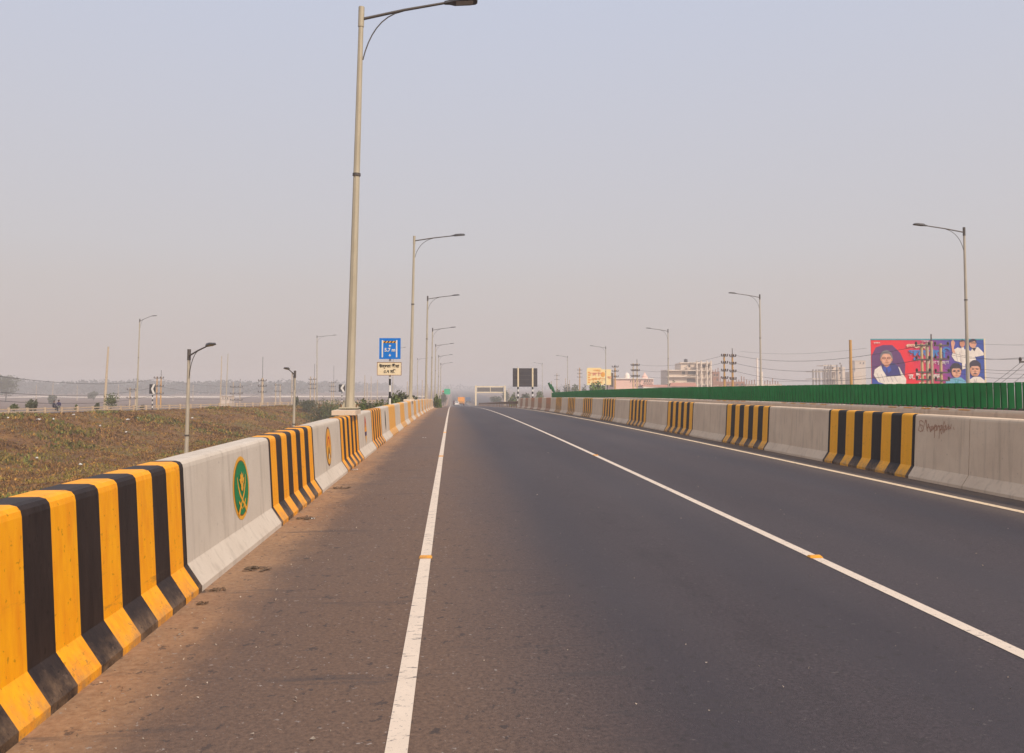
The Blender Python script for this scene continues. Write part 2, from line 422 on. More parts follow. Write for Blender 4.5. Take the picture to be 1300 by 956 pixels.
LB = thing('concrete_barrier', (-2.2, 6, 0), 'pale concrete roadside barrier with bright yellow and black striped panels and painted round emblems', 'barrier')
panels(LB, -1.94, -1, 1.02, 6.7 - 3.03 * 3, 3.03, 32, True, M['yel'], M['blk'], M['conc'], 27, M['yel_f'])
# far solid coloured panels are faded
RB = thing('concrete_barrier', (8.3, 14, 0), 'grey brown concrete barrier with striped panels and scribbled graffiti, in front of the green louvers', 'barrier')
panels(RB, 8.03, 1, 1.13, 14.06 - 3.35 * 3, 3.35, 29, False, M['yel_d'], M['blk_r'], M['conc_r'], 61, M['ochre'], seam=True)
# pale coping line along the right barrier
mb = MB()
pr = [(8.03 + .19, 1.125), (8.03 + .222, 1.142), (8.03 + .39, 1.142), (8.03 + .42, 1.125)]
for k in range(29):
    if k % 2 == 1 : continue
# pedestal under the first lamp, its plate stands on the barrier top
SB = thing('concrete_barrier', (11.2, 17, 0), 'brown concrete barrier carrying the row of green anti-glare louvers', 'barrier')
mb = MB()
for k in range(26):
    a = 5 + k * 3.3; b = a + 3.3
    mb2 = MB()
    sweep(mb2, 10.75, 1, 1.13, a + .004, b - .004, M['conc_r'], M['conc_r']); mb2.build('plain_panel', SB)
for ya in (16.9, 23.6, 30.3, 37.0, 43.7):
    for i in range(5):
        mb = MB(); y = ya + i * .72; mb.box((10.965, y, rz(y) + 1.128), (.09, .36, .012), M['yel_d']); mb.build('yellow_marking', SB)

# graffiti on the right barrier
def face_pt(y, z, off=.004):
    """point on the road face of the right barrier"""
    x = 8.03 + .115 + (z - .215) / (1.07 - .215) * .05
    return Vector((x - off, y, rz(y) + z))
M['graf'] = mat('red_graffiti', (0.42, 0.19, 0.11), .8, (0.55, 0.36, 0.26), 30, .6)
mb = MB()
def stroke(pts, w=.008):
    for (a, b) in zip(pts, pts[1:]):
        A = face_pt(*a); B = face_pt(*b); d = (B - A).normalized(); nrm = Vector((-1, 0, .06)); s_ = d.cross(nrm).normalized() * w
        mb.faces([A - s_, A + s_, B + s_, B - s_, A - s_ - nrm * -.006, A + s_ - nrm * -.006], [(0, 1, 2, 3)], M['graf'])
gy0, gz0 = 14.0, .93      # runs towards smaller Y
def sq(u, v): return (gy0 - u, gz0 + v)
curves = [
 [(.20, .07), (.13, .10), (.07, .07), (.08, .02), (.17, .0), (.19, -.06), (.12, -.10), (.05, -.07)],
 [(.27, .10), (.29, .0), (.32, -.08)],
 [(.40, -.10), (.38, -.02), (.43, .0), (.45, -.06), (.40, -.09), (.47, -.04), (.50, .02)],
 [(.54, .03), (.53, -.18)], [(.54, .0), (.60, .03), (.61, -.04), (.54, -.06)],
 [(.67, .03), (.66, -.20)], [(.67, .0), (.73, .04), (.74, -.03), (.67, -.06)],
 [(.80, .02), (.85, .04), (.86, -.03), (.80, -.04), (.79, .02)],
 [(.92, .06), (.93, -.02), (.98, .0), (1.0, .07)], [(1.05, .03), (1.08, -.02)]]
curves += [[(.03 + .07 * i + U(-.02, .02), U(-.06, .06) + (.05 if i % 2 else -.05)) for i in range(15)], [(.30 + .05 * i, -.04 + (.07 if i % 2 else -.03) + U(-.02, .02)) for i in range(12)]]
for c_ in curves: stroke([sq(q[0] + U(-.008, .008), q[1] + U(-.008, .008)) for q in c_], U(.004, .008))
mb.build('graffiti', RB)

# emblems on the left barrier (thin painted discs following the face)
def emb_pt(yc, zc, u, v, off):
    z = zc + v
    x = -1.94 - .115 - (z - .215) / (1.02 - .06 - .215) * .05
    return Vector((x + off, yc + u, rz(yc) + z))
def disc(mb, yc, zc, r, m, off, n=40, ry_=None, du=0, dv=0, dist=0):
    pts = []
    for i in range(n):
        a = 2 * math.pi * i / n; k = 1 + dist * math.sin(5 * a)
        pts.append(emb_pt(yc, zc, du + math.cos(a) * r * k, dv + math.sin(a) * (ry_ or r) * k, off))
    mb.poly(pts, m)
def epoly(mb, yc, zc, pts, m, off):
    q = [emb_pt(yc, zc, u, v, off) for u, v in pts]
    mb.poly(q, m)
def ribbon(mb, yc, zc, pts, w, m, off):
    for i in range(len(pts) - 1):
        a = Vector(pts[i]); b = Vector(pts[i + 1]); d = (b - a); d.normalize(); nn = Vector((-d.y, d.x))
        wa = w[i] if isinstance(w, list) else w; wb = w[i + 1] if isinstance(w, list) else w
        epoly(mb, yc, zc, [a - nn * wa, b - nn * wb, b + nn * wb, a + nn * wa], m, off)
# first: crossed swords under a water lily, on green with a gold rim
Yc = 6.7 + 1.72; Zc = .60; mb = MB()
disc(mb, Yc, Zc, .31, M['gold'], .003); disc(mb, Yc, Zc, .272, M['brown'], .0045); disc(mb, Yc, Zc, .262, M['green2'], .006)
for s_ in (-1, 1):
    # curved blades: point up and out, hilt down and in
    bl = [(s_ * .155, .12), (s_ * .13, .03), (s_ * .07, -.06), (-s_ * .02, -.13), (-s_ * .09, -.185)]
    ribbon(mb, Yc, Zc, bl, [.006, .015, .017, .014, .012], M['gold'], .008 + (s_ + 1) * .001)
    ribbon(mb, Yc, Zc, [(-s_ * .03, -.20), (-s_ * .13, -.12)], .013, M['gold'], .0085 + (s_ + 1) * .001)
    ribbon(mb, Yc, Zc, [(-s_ * .085, -.175), (-s_ * .155, -.245)], [.02, .026], M['gold'], .009 + (s_ + 1) * .001)
for a in range(-60, 61, 30):
    r = math.radians(90 + a * 1.1); c_, s2 = math.cos(r), math.sin(r)
    tip = Vector((c_ * .105, .045 + s2 * .12)); mid = Vector((c_ * .05, .045 + s2 * .06)); nn = Vector((-s2, c_)) * .03
    epoly(mb, Yc, Zc, [(0, .045), mid - nn, tip, mid + nn], M['gold'], .012 + abs(a) * .00002)
for dv in (.03, -.0): disc(mb, Yc, Zc, .045, M['gold'], .0125 + dv * .01, 12, .03, 0, dv)
disc(mb, Yc, Zc, .012, M['brown'], .0145, 8, None, 0, .06)
mb.build('emblem', LB, label='green round emblem with crossed golden swords under a flower')
Yc = 6.7 + 3.03 * 2 + 1.5; mb = MB()
disc(mb, Yc, Zc, .30, M['brown'], .003, ry_=.33); disc(mb, Yc, Zc, .265, M['gold'], .0045, ry_=.30)
epoly(mb, Yc, Zc, [(-.2, .0), (-.12, .2), (0, .27), (.12, .2), (.2, 0), (.1, -.02), (0, .05), (-.1, -.02)], M['orange'], .006)
ribbon(mb, Yc, Zc, [(-.12, -.2), (0, -.02), (.13, -.2)], .025, M['brown'], .0075)
ribbon(mb, Yc, Zc, [(-.15, .02), (-.05, .15), (.05, .15), (.15, .02)], .02, M['red'], .0085)
disc(mb, Yc, Zc, .05, M['cream'], .009, 14, None, 0, -.17)
mb.build('emblem', LB, label='oval emblem in gold and orange with a dark rim')
Yc = 6.7 + 3.03 * 4 + 1.5; mb = MB()
epoly(mb, Yc, Zc, [(-.2, .05), (-.12, .22), (0, .34), (.12, .22), (.2, .05)], M['red'], .003)
epoly(mb, Yc, Zc, [(-.22, -.06), (-.22, .05), (.22, .05), (.22, -.06)], M['orange'], .0035)
epoly(mb, Yc, Zc, [(-.18, -.16), (-.2, -.06), (.2, -.06), (.18, -.16)], M['purple'], .004)
epoly(mb, Yc, Zc, [(-.0, -.34), (-.15, -.16), (.15, -.16)], M['gold'], .0045)
disc(mb, Yc, Zc, .07, M['gold'], .006, 14, None, 0, .08)
mb.build('emblem', LB, label='pointed emblem, red above and gold below')
Yc = 6.7 + 3.03 * 6 + 1.5; mb = MB()
disc(mb, Yc, Zc, .16, M['blk'], .003, ry_=.31)
M['olive'] = mat('emblem_olive', (0.05, 0.07, 0.03), .5)
disc(mb, Yc, Zc, .11, M['olive'], .0045, ry_=.24); ribbon(mb, Yc, Zc, [(0, -.2), (0, .2)], .03, M['blk'], .006)
mb.build('emblem', LB, label='narrow dark green and black emblem')
# ledge that carries the first lamp
mb = MB(); mb.box((-2.27, 18.15, rz(18) + 1.07), (.50, 1.0, .10), M['conc_top']); mb.build('lamp_ledge', LB)
mb = MB(); mb.box((-2.27, 44.9, rz(44.9) + 1.05), (.55, 1.3, .09), M['conc_top']); mb.build('lamp_ledge', LB)

# ------------------------------------------------------------------ anti-glare louvers
GF = thing('anti_glare_fence', (11.0, 17, 1.1), 'long row of dark green upright anti-glare louvers on a steel rail', 'fence')
mb = MB()
yy = [6] + [y for y in YS if 6 < y < 90] + [90.5]
mb.tube([(11.03, y, rz(y) + 1.17) for y in yy], .022, M['steel_d'], 5); mb.build('rail', GF)
ys = []; y = 8.0
while y < 90: ys.append(y); y += .215
def louver(mb, y):
    z0 = rz(y) + 1.155; h = .545 + U(-.006, .006); tilt = U(-.03, .03); a = U(-.05, .05)
    mx = Matrix.Rotation(a, 3, 'Z') @ Matrix.Rotation(tilt * .4, 3, 'X')
    # slightly dished plate across the barrier, 12 cm wide
    mb.box((11.03, y, z0 + h / 2), (.125, .012, h), M['green'], mx=mx)
    mb.box((11.03 - .0625, y + .006, z0 + h / 2), (.006, .024, h - .004), M['green'], mx=mx)
vis = [y for y in ys if y >= 14.2][:100]
for y in vis:
    mb = MB(); louver(mb, y); mb.build('louver', GF)
rest = [y for y in ys if y not in vis]; mb = MB()
for y in rest: louver(mb, y)
mb.build('louver', GF, kind='stuff')
# loose plates leaning at the far end of the row
mb = MB()
for k, (px, pt, pb) in enumerate(((698, 486, 494), (700.5, 488, 497), (702.5, 491, 500))):
    a = at(px - 1.6, pt, 93 + k); b = at(px + 1.8, pb, 93 + k); mb.tube([a, b], .13, M['green'], 5)
mb.build('bent_louver', GF)

# ------------------------------------------------------------------ street lamps
def lamp(base, top, adir, label, group, alen=2.0, rise=.30, r0=.098, r1=.052, headlen=.72, m=None, hm=None, seg=True, base_parts=True, brace=True, cat='street lamp', hdrop=0.0, md=None):
    m = m or M['steel']; md = md or M['steel_d']
    base = Vector(base); top = Vector(top); ax = (top - base); L = ax.length; axn = ax.normalized()
    t = thing('street_lamp', base, label, cat, group)
    mb = MB(); cut = .58
    mb.tube([base, base + ax * cut, top], [r0, r0 + (r1 - r0) * cut, r1], m, 8, smooth=False); mb.build('pole', t)
    if seg:
        mb = MB(); p = base + ax * cut; mb.tube([p, p + axn * .06], (r0 + (r1 - r0) * cut) + .018, M['steel_d'], 10); mb.build('joint_ring', t)
    mb = MB(); mb.tube([top - axn * .42, top + axn * .02], r1 + .014, m if base_parts and r0 < .1 else M['steel_d'], 8); mb.build('cap', t)
    d = Vector((adir[0], adir[1], 0)).normalized()
    a0 = top - axn * .24 + d * r1; a1 = a0 + d * alen + Vector((0, 0, rise))
    mb = MB(); mb.tube([a0, a0.lerp(a1, .5) + Vector((0, 0, .02)), a1], [.032, .03, .027], md, 7); mb.build('arm', t)
    if brace:
        b0 = top - axn * 1.15 + d * (r1 + .01); b1 = a0.lerp(a1, .48); pts = []
        c1 = b0 + Vector((0, 0, .55)) + d * .12; c2 = b1 - d * .5 - Vector((0, 0, .12))
        for i in range(9):
            u = i / 8; pts.append(b0 * (1 - u) ** 3 + c1 * 3 * u * (1 - u) ** 2 + c2 * 3 * u * u * (1 - u) + b1 * u ** 3)
        mb = MB(); mb.tube(pts, .014, md, 5); mb.build('brace', t)
    # lamp head: tapered wedge
    s_ = Vector((-d.y, d.x, 0)); dd = (d + Vector((0, 0, .10 - hdrop))).normalized(); up = s_.cross(dd) * -1
    if up.z < 0: up = -up
    mb = MB(); st = [(-.02, .05, .03), (.10, .07, .045), (.22, .14, .075), (.55, .15, .065), (.68, .13, .045), (headlen, .07, .02)]
    vs = []
    for u, w, h in st:
        c = a1 + dd * u
        vs += [c - s_ * w - up * .02, c + s_ * w - up * .02, c + s_ * w * .7 + up * h, c - s_ * w * .7 + up * h]
    fs = [(3, 2, 1, 0)]
    for k in range(len(st) - 1):
        for j in range(4): fs.append((k * 4 + j, k * 4 + (j + 1) % 4, (k + 1) * 4 + (j + 1) % 4, (k + 1) * 4 + j))
    e = (len(st) - 1) * 4; fs.append((e, e + 1, e + 2, e + 3)); mb.faces(vs, fs, hm or M['head']); hd = mb.build('lamp_head', t)
    if base_parts:
        c = a1 + dd * .42; mb = MB(); mb.faces([c + dd * u + s_ * w - up * .024 for u, w in ((-.18, -.1), (.2, -.1), (.2, .1), (-.18, .1))], [(3, 2, 1, 0)], M['lens']); mb.build('lens', hd)
        mb = MB(); mb.box(base + Vector((0, 0, .012)), (.42, .42, .024), M['steel']); 
        for q in (-1, 1):
            mb.faces([base + Vector((q * .08, 0, .02)), base + Vector((q * .2, 0, .02)), base + Vector((q * .08, 0, .18))], [(0, 1, 2)], M['steel'])
        mb.build('base_plate', t)
        for sx in (-1, 1):
            for sy in (-1, 1):
                mb = MB(); p = base + Vector((sx * .165, sy * .165, .02)); mb.tube([p, p + Vector((0, 0, .07))], .016, M['rustm'], 6); mb.build('bolt', t)
    return t
GL = 'street lamps along the striped barrier'
LL = ['tallest pale street lamp, standing on the ledge of the striped barrier before the blue sign',
      'street lamp standing on the barrier just past the blue sign, second tallest of its row',
      'third street lamp of the row on the striped barrier, past the second',
      'fourth street lamp of the row on the striped barrier', 'fifth street lamp of the row on the striped barrier, faint',
      'sixth street lamp of the row beyond the crest, very faint', 'last and faintest street lamp of the row beyond the crest']
for k, (z, px, pty, pbx) in enumerate(((18.2, 459, 10, 444), (45, 526, 300, 521), (71.5, 543, 376, 540.5), (98, 549.2, 416.5, 547.5), (124.5, 553.2, 437, 552), (151, 557, 451, 556.3), (178, 559.6, 461, 559.2))):
    tp = at(px, pty, z); bs = at(pbx, 510, z); bs.z = rz(bs.y) + (1.15 if k == 0 else 1.10 if k == 1 else 1.03)
    if k > 3: bs.z = rz(bs.y)
    lamp(bs, tp, (1, .02), LL[k], GL, base_parts=k < 2, alen=1.80 if k == 0 else 2.0 if k < 5 else 1.8, rise=.44 if k == 0 else .3)
GR = 'street lamps of the opposite carriageway'
RL = ['nearest lamp behind the green louvers, its pole crossing the billboard', 'lamp behind the green louvers beside a pair of insulator poles',
      'lamp behind the green louvers beside the unfinished cream building', 'lamp crossing the yellow hoarding behind the green louvers',
      'lamp behind the louvers between the yellow hoarding and the dark sign back', 'faintest lamp behind the louvers, just past the dark sign back']
for k, (z, px, pty, pbx) in enumerate(((42.9, 1223.8, 289, 1229.3), (71.3, 964.5, 374, 966), (101.5, 848, 418, 848.5), (142, 769, 440, 769), (190, 720.5, 452, 720.5), (243, 688.5, 461, 688.5))):
    tp = at(px, pty, z); bs = at(pbx, 500, z); bs.z = rz(bs.y) + (1.0 if k < 3 else 0)
    lamp(bs, tp, (-1, -.02), RL[k], GR, base_parts=False, m=M['steel_g'], alen=2.0 if k < 4 else 1.9)
GS = 'street lamps of the side roads'
for (z, px, pty, pbx, pby, d, lab, al, r0) in (
    (33, 240.2, 444, 234.5, 640, (.57, -.82), 'steel street lamp rising from the grassy hollow, nearest to the striped barrier', 2.0, .10),
    (50, 374.5, 471, 371, 620, (-.04, -1), 'short looking street lamp in the hollow with a black head pointing towards the road', 1.6, .10),
    (108, 177.5, 405, 173.5, 518, (.85, .2), 'street lamp on the ramp road behind the railing, beside a pair of orange poles', 1.9, .11),
    (150, 402.5, 426, 402.5, 507, (.98, .1), 'street lamp on the ramp road beside the second chevron sign', 2.7, .11),
    (210, 530, 455, 530, 505, (.9, .1), 'faint far street lamp seen between the second and third barrier lamps', 2.0, .12),
    (190, 500, 441.5, 498, 505, (.98, .1), 'faint far street lamp whose head shows just beside the blue sign', 2.0, .10)):
    tp = at(px, pty, z); bs = at(pbx, pby, z)
    bs.z = ground(bs.x, bs.y) - .05
    lamp(bs, tp, d, lab, GS, base_parts=z < 60, rise=.65 if z == 108 else .3, m=M['steel_g'] if z < 60 else M['steel'], alen=1.3 if z == 108 else al, r0=r0, r1=.06, seg=True)

# ------------------------------------------------------------------ text helper
def text_mesh(name, s, size, m, origin, ux, uz, parent=None, align='CENTER', depth=.004, bold=0.0, **tags):
    cu = bpy.data.curves.new(name, 'FONT'); cu.body = s; cu.size = size; cu.align_x = align; cu.extrude = depth; cu.offset = bold
    o = bpy.data.objects.new(name, cu); COL.objects.link(o)
    dg = bpy.context.evaluated_depsgraph_get(); me = bpy.data.meshes.new_from_object(o.evaluated_get(dg))
    bpy.data.objects.remove(o)
    ux = Vector(ux).normalized(); uz = Vector(uz).normalized(); uy = ux.cross(uz) * -1
    mx = Matrix((( ux.x, uz.x, -uy.x * -1, 0), (ux.y, uz.y, uy.y, 0), (ux.z, uz.z, uy.z, 0), (0, 0, 0, 1)))
    mx = Matrix.Identity(4)
    n = ux.cross(uz)
    for i in range(3): mx[i][0] = ux[i]; mx[i][1] = uz[i]; mx[i][2] = n[i]
    mx.translation = Vector(origin); me.transform(mx); me.materials.clear(); me.materials.append(m)
    ob = bpy.data.objects.new(name, me); COL.objects.link(ob)
    if parent is not None: ob.parent = parent; ob.matrix_parent_inverse = parent_inv(parent)
    tag(ob, **tags); return ob
class Board:
    """flat panel facing the camera side (-Y); local u,v in metres from lower-left, layers stacked towards the viewer"""
    def __init__(s, o, ux, uz=Vector((0, 0, 1))): s.o = Vector(o); s.ux = Vector(ux).normalized(); s.uz = Vector(uz).normalized(); s.n = s.ux.cross(s.uz)
    def p(s, u, v, off=0): return s.o + s.ux * u + s.uz * v + s.n * off
    def poly(s, mb, pts, m, off): mb.poly([s.p(u, v, off) for u, v in pts], m)
    def ell(s, mb, cu, cv, a, b, m, off, n=24, rot=0):
        q = []
        for i in range(n):
            t = 2 * math.pi * i / n; x = a * math.cos(t); y = b * math.sin(t)
            q.append((cu + x * math.cos(rot) - y * math.sin(rot), cv + x * math.sin(rot) + y * math.cos(rot)))
        s.poly(mb, q, m, off)
    def slab(s, mb, u0, v0, u1, v1, t, m, off=0):
        a = [s.p(u, v, off) for u, v in ((u0, v0), (u1, v0), (u1, v1), (u0, v1))]; b = [q - s.n * t for q in a]
        mb.faces(a + b, [(0, 1, 2, 3), (7, 6, 5, 4), (0, 4, 5, 1), (1, 5, 6, 2), (2, 6, 7, 3), (3, 7, 4, 0)], m)

# ------------------------------------------------------------------ height limit sign
z = 34; s_ = z / F
A = at(481.4, 455.8, z); B = at(508.4, 456.4, z); ux = (B - A); ux.z = 0; w = ux.length
base = (A + B) / 2; base.z = ground(base.x, base.y)
HS = thing('road_sign', base, 'blue height limit sign above a cream Bengali board on a striped post', 'road sign')
bd = Board(A, ux); hgt = 26.6 * s_
mb = MB(); bd.slab(mb, 0, 0, w, hgt, .03, M['blue']); face = mb.build('blue_board', HS)
mb = MB()
for u in (.115, .785): bd.slab(mb, w * u, hgt * .08, w * (u + .065), hgt * .90, .004, M['white'], .008)
bd.slab(mb, w * .18, hgt * .77, w * .785, hgt * .86, .003, M['gold'], .0065)
for k in range(4):
    u = w * (.20 + k * .155); q = [(u, hgt * .77), (u + w * .07, hgt * .77), (u + w * .14, hgt * .86), (u + w * .07, hgt * .86)]
    bd.poly(mb, [(min(a, w * .785), b) for a, b in q], M['black'], .009)
for v0, v1 in ((.62, .69), (.19, .12)):
    bd.poly(mb, [(w * .43, hgt * v0), (w * .57, hgt * v0), (w * .5, hgt * v1)][::1 if v0 < v1 else -1], M['white'], .007)
    bd.poly(mb, [(w * .48, hgt * (v0 - (v1 - v0) * .7)), (w * .52, hgt * (v0 - (v1 - v0) * .7)), (w * .52, hgt * v0), (w * .48, hgt * v0)][::1 if v0 < v1 else -1], M['white'], .007)
mb.build('pictogram', face)
text_mesh('lettering', '5.7 m', .20, M['white'], bd.p(w * .5, hgt * .36, .010), ux, (0, 0, 1), face, bold=.006)
A2 = at(478.6, 476.6, z); B2 = at(509.6, 477.2, z); ux2 = B2 - A2; ux2.z = 0; w2 = ux2.length; h2 = 16.8 * s_
bd2 = Board(A2, ux2); mb = MB(); bd2.slab(mb, 0, 0, w2, h2, .03, M['cream']); f2 = mb.build('cream_board', HS)
mb = MB()
for q in ((0, 0, w2, .018), (0, h2 - .018, w2, h2), (0, .018, .018, h2 - .018), (w2 - .018, .018, w2, h2 - .018)): bd2.slab(mb, *q, .004, M['brown'], .006)
mb.build('border', f2)
text_mesh('lettering', '\u0989\u099a\u09cd\u099a\u09a4\u09be \u09b8\u09c0\u09ae\u09be', .165, M['black'], bd2.p(w2 * .5, h2 * .60, .008), ux2, (0, 0, 1), f2, bold=.004)
text_mesh('lettering', '\u09eb.\u09ed \u09ae\u09bf.', .165, M['black'], bd2.p(w2 * .5, h2 * .20, .008), ux2, (0, 0, 1), f2, bold=.004)
mb = MB(); px_ = (A + B) / 2 + Vector((0, .14, 0)); ztop = A.z + hgt - .1; zz = base.z; k = 0
while zz < ztop:
    z2 = min(zz + .27, ztop); mb.tube([(px_.x, px_.y, zz), (px_.x, px_.y, z2)], .045, M['white'] if k % 2 else M['black'], 8); zz = z2; k += 1
mb.build('post', HS)

# dark back of a sign on two striped posts
z = 105; TS = thing('road_sign', at(667, 503, z), 'large dark sign seen from behind on two pale striped posts by the right barrier', 'road sign')
bd = Board(at(651, 491, z), Vector((1, .03, 0))); k = z / F
mb = MB(); bd.slab(mb, 0, 0, 31.5 * k, 23.5 * k, .05, M['signback']); pn = mb.build('sign_panel', TS)
mb = MB()
for j in range(4): bd.slab(mb, .12, (3 + j * 5.6) * k, 31.5 * k - .12, (3.5 + j * 5.6) * k, .02, M['steel_d'], .015)
mb.build('stiffener', pn)
for u in (6.6, 25.2):
    mb = MB(); c0 = bd.p(u * k, -.02, .07); mb.tube([c0, c0 + Vector((0, 0, 24.2 * k))], .115, M['cream'], 8)
    zz = c0.z; q = 0; zb = rz(c0.y) 
    while zz > zb:
        z2 = max(zb, zz - .30); mb.tube([(c0.x, c0.y, zz), (c0.x, c0.y, z2)], .115, M['black'] if q % 2 == 0 else M['white'], 8); zz = z2; q += 1
    mb.build('post', TS)

# gantry across the road beyond the crest
z = 300; k = z / F; ga = at(604, 512, z); gb = at(641, 512, z)
GA = thing('gantry', ga, 'cream steel gantry beyond the crest carrying a grey panel seen from behind', 'gantry')
gz = min(ground(ga.x, ga.y), rz(ga.y)); topz = at(604, 489.5, z).z
for p_ in (ga, gb):
    mb = MB(); mb.box((p_.x, p_.y, (gz + topz) / 2), (.60, .5, topz - gz), M['cream']); mb.build('post', GA)
zt = at(604, 491, z).z; zm = at(604, 498.2, z).z
for zc, hh in ((zt, .45), (zm, .4)):
    mb = MB(); mb.box(((ga.x + gb.x) / 2, ga.y, zc), (gb.x - ga.x - .6, .4, hh), M['cream']); mb.build('beam', GA)
mb = MB(); mb.box(((ga.x + gb.x) / 2, ga.y, (zt + zm) / 2 - .02), (gb.x - ga.x - 1.0, .12, zt - zm - .55), M['steel_d']); mb.build('panel', GA)
mb = MB(); mb.box(((ga.x + gb.x) / 2, ga.y - .2, (zt + zm) / 2 - .02), (.25, .2, zt - zm - .5), M['cream']); mb.build('strut', GA)
# left cantilever with green sign
z = 300; ga = at(556.6, 512, z); GC = thing('gantry', ga, 'white cantilever sign post with a rounded green sign over the far road', 'gantry')
zt = at(556, 496.5, z).z; zb = ground(ga.x, ga.y)
mb = MB(); mb.tube([(ga.x, ga.y, zb), (ga.x, ga.y, zt)], .2, M['white'], 8); mb.build('post', GC)
gb = at(566, 496.5, z); mb = MB(); mb.tube([(ga.x, ga.y, zt), (gb.x, gb.y, zt)], .16, M['white'], 8); mb.build('arm', GC)
bd = Board(at(563.8, 501, z), Vector((1, 0, 0))); mb = MB(); kk = z / F
pts = []
for cx, cy, a0 in ((6.4, 6, 0), (1.4, 6, 90), (1.4, 1.6, 180), (6.4, 1.6, 270)):
    for q in range(5):
        a = math.radians(a0 + q * 22.5); pts.append(((cx + 1.4 * math.cos(a)) * kk, (cy + 1.4 * math.sin(a)) * kk))
bd.poly(mb, pts, M['greens'], .3); bd.poly(mb, pts[::-1], M['greens'], .2)
mb.build('green_board', GC)
mb = MB(); bd.slab(mb, -2.2 * kk, 3.2 * kk, -.2 * kk, 5.0 * kk, .05, M['red'], .3); mb.build('red_plate', GC)

# chevron signs
def rail_z(px):
    z = 60.0
    while z < 220:
        p = at(px, 515, z)
        if p.x < railX(p.y): return z
        z += .1
    return z
def chevron(px, py0, py1, z, label, post_base):
    k = z / F; w = 7.6 * k if px < 300 else 8 * k; h = (py1 - py0) * k; A = at(px - w / k / 2, py1, z); bs = at(px, post_base, z); bs.z = ground(bs.x, bs.y)
    t = thing('chevron_sign', bs, label, 'road sign', 'chevron signs on the ramp road'); bd = Board(A, Vector((1, 0, 0)))
    mb = MB(); bd.slab(mb, 0, 0, w, h, .03, M['black']); bp_ = mb.build('board', t)
    mb = MB()
    bd.poly(mb, [(w * .28, h * .5), (w * .62, 0), (w * .98, 0), (w * .62, h * .5)], M['white'], .02)
    bd.poly(mb, [(w * .28, h * .5), (w * .62, h * .5), (w * .98, h), (w * .62, h)], M['white'], .02)
    mb.build('chevron', bp_)
    mb = MB(); zz = bs.z; q = 0
    while zz < A.z + h * .8:
        z2 = zz + .3; mb.tube([(A.x + w / 2, A.y + .12, zz), (A.x + w / 2, A.y + .12, z2)], .085, M['white'] if q % 2 else M['black'], 7); zz = z2; q += 1
    mb.build('post', t)
chevron(193.2, 487.8, 500, rail_z(193) - .6, 'chevron sign on a striped post beside the pair of orange poles', 521)
chevron(434, 488, 497.5, 150, 'chevron sign seen beside the tallest lamp pole', 515)

# ------------------------------------------------------------------ concrete railing of the ramp
RLG = thing('railing', (railX(92), 92, railG(92)), 'low weathered concrete railing along the ramp road above the dry bank', 'railing')
M['railc'] = concrete('railing_concrete', (0.54, 0.42, 0.29), (0.38, 0.28, 0.2), .6)
yy = [62 + 2.5 * i for i in range(56)]
for y in yy:
    x = railX(y); zb = railG(y); mb = MB(); hh = .78 if int(y * 2) % 4 == 0 else .72
    mb.box((x, y, zb + hh / 2 - .15), (.24, .24, hh + .3), M['railc'], .26); mb.build('post', RLG)
for hz in (.58, .28):
    mb = MB(); d = Vector((.276, 1, 0)).normalized()
    for i in range(len(yy) - 1):
        a = Vector((railX(yy[i]), yy[i], railG(yy[i]) + hz)); b = Vector((railX(yy[i + 1]), yy[i + 1], railG(yy[i + 1]) + hz))
        c = (a + b) / 2; L = (b - a).length
        mb.box(c, (.10, L - .26, .125), M['railc'], -math.atan2(b.x - a.x, b.y - a.y))
    mb.build('rail', RLG)

# metal guard rails beyond the barrier ends
def guardrail(pts, label, m):
    t = thing('guard_rail', pts[0], label, 'guard rail')
    for hz in (.62,):
        mb = MB()
        for a, b in zip(pts, pts[1:]):
            a = Vector(a); b = Vector(b); n_ = Vector((-(b - a).y, (b - a).x, 0)).normalized()
            prof = [(0, .16), (.05, .09), (0, 0), (.05, -.09), (0, -.16)]
            vs = [a + n_ * o + Vector((0, 0, hz + h)) for o, h in prof] + [b + n_ * o + Vector((0, 0, hz + h)) for o, h in prof]
            mb.faces(vs, [(i, i + 1, i + 6, i + 5) for i in range(4)], m)
        mb.build('rail_beam', t)
    for p_ in pts:
        mb = MB(); mb.box(Vector(p_) + Vector((0, 0, .4)), (.12, .12, .85), m); mb.build('post', t)
guardrail([(8.35 - max(0, y - 112) * .012, y, rz(y)) for y in range(102, 215, 4)], 'rusty metal guard rail continuing from the end of the graffiti barrier', M['rustm'])
guardrail([(-2.2, y, rz(y)) for y in range(95, 180, 4)], 'thin metal guard rail continuing from the end of the emblem barrier', M['steel_d'])

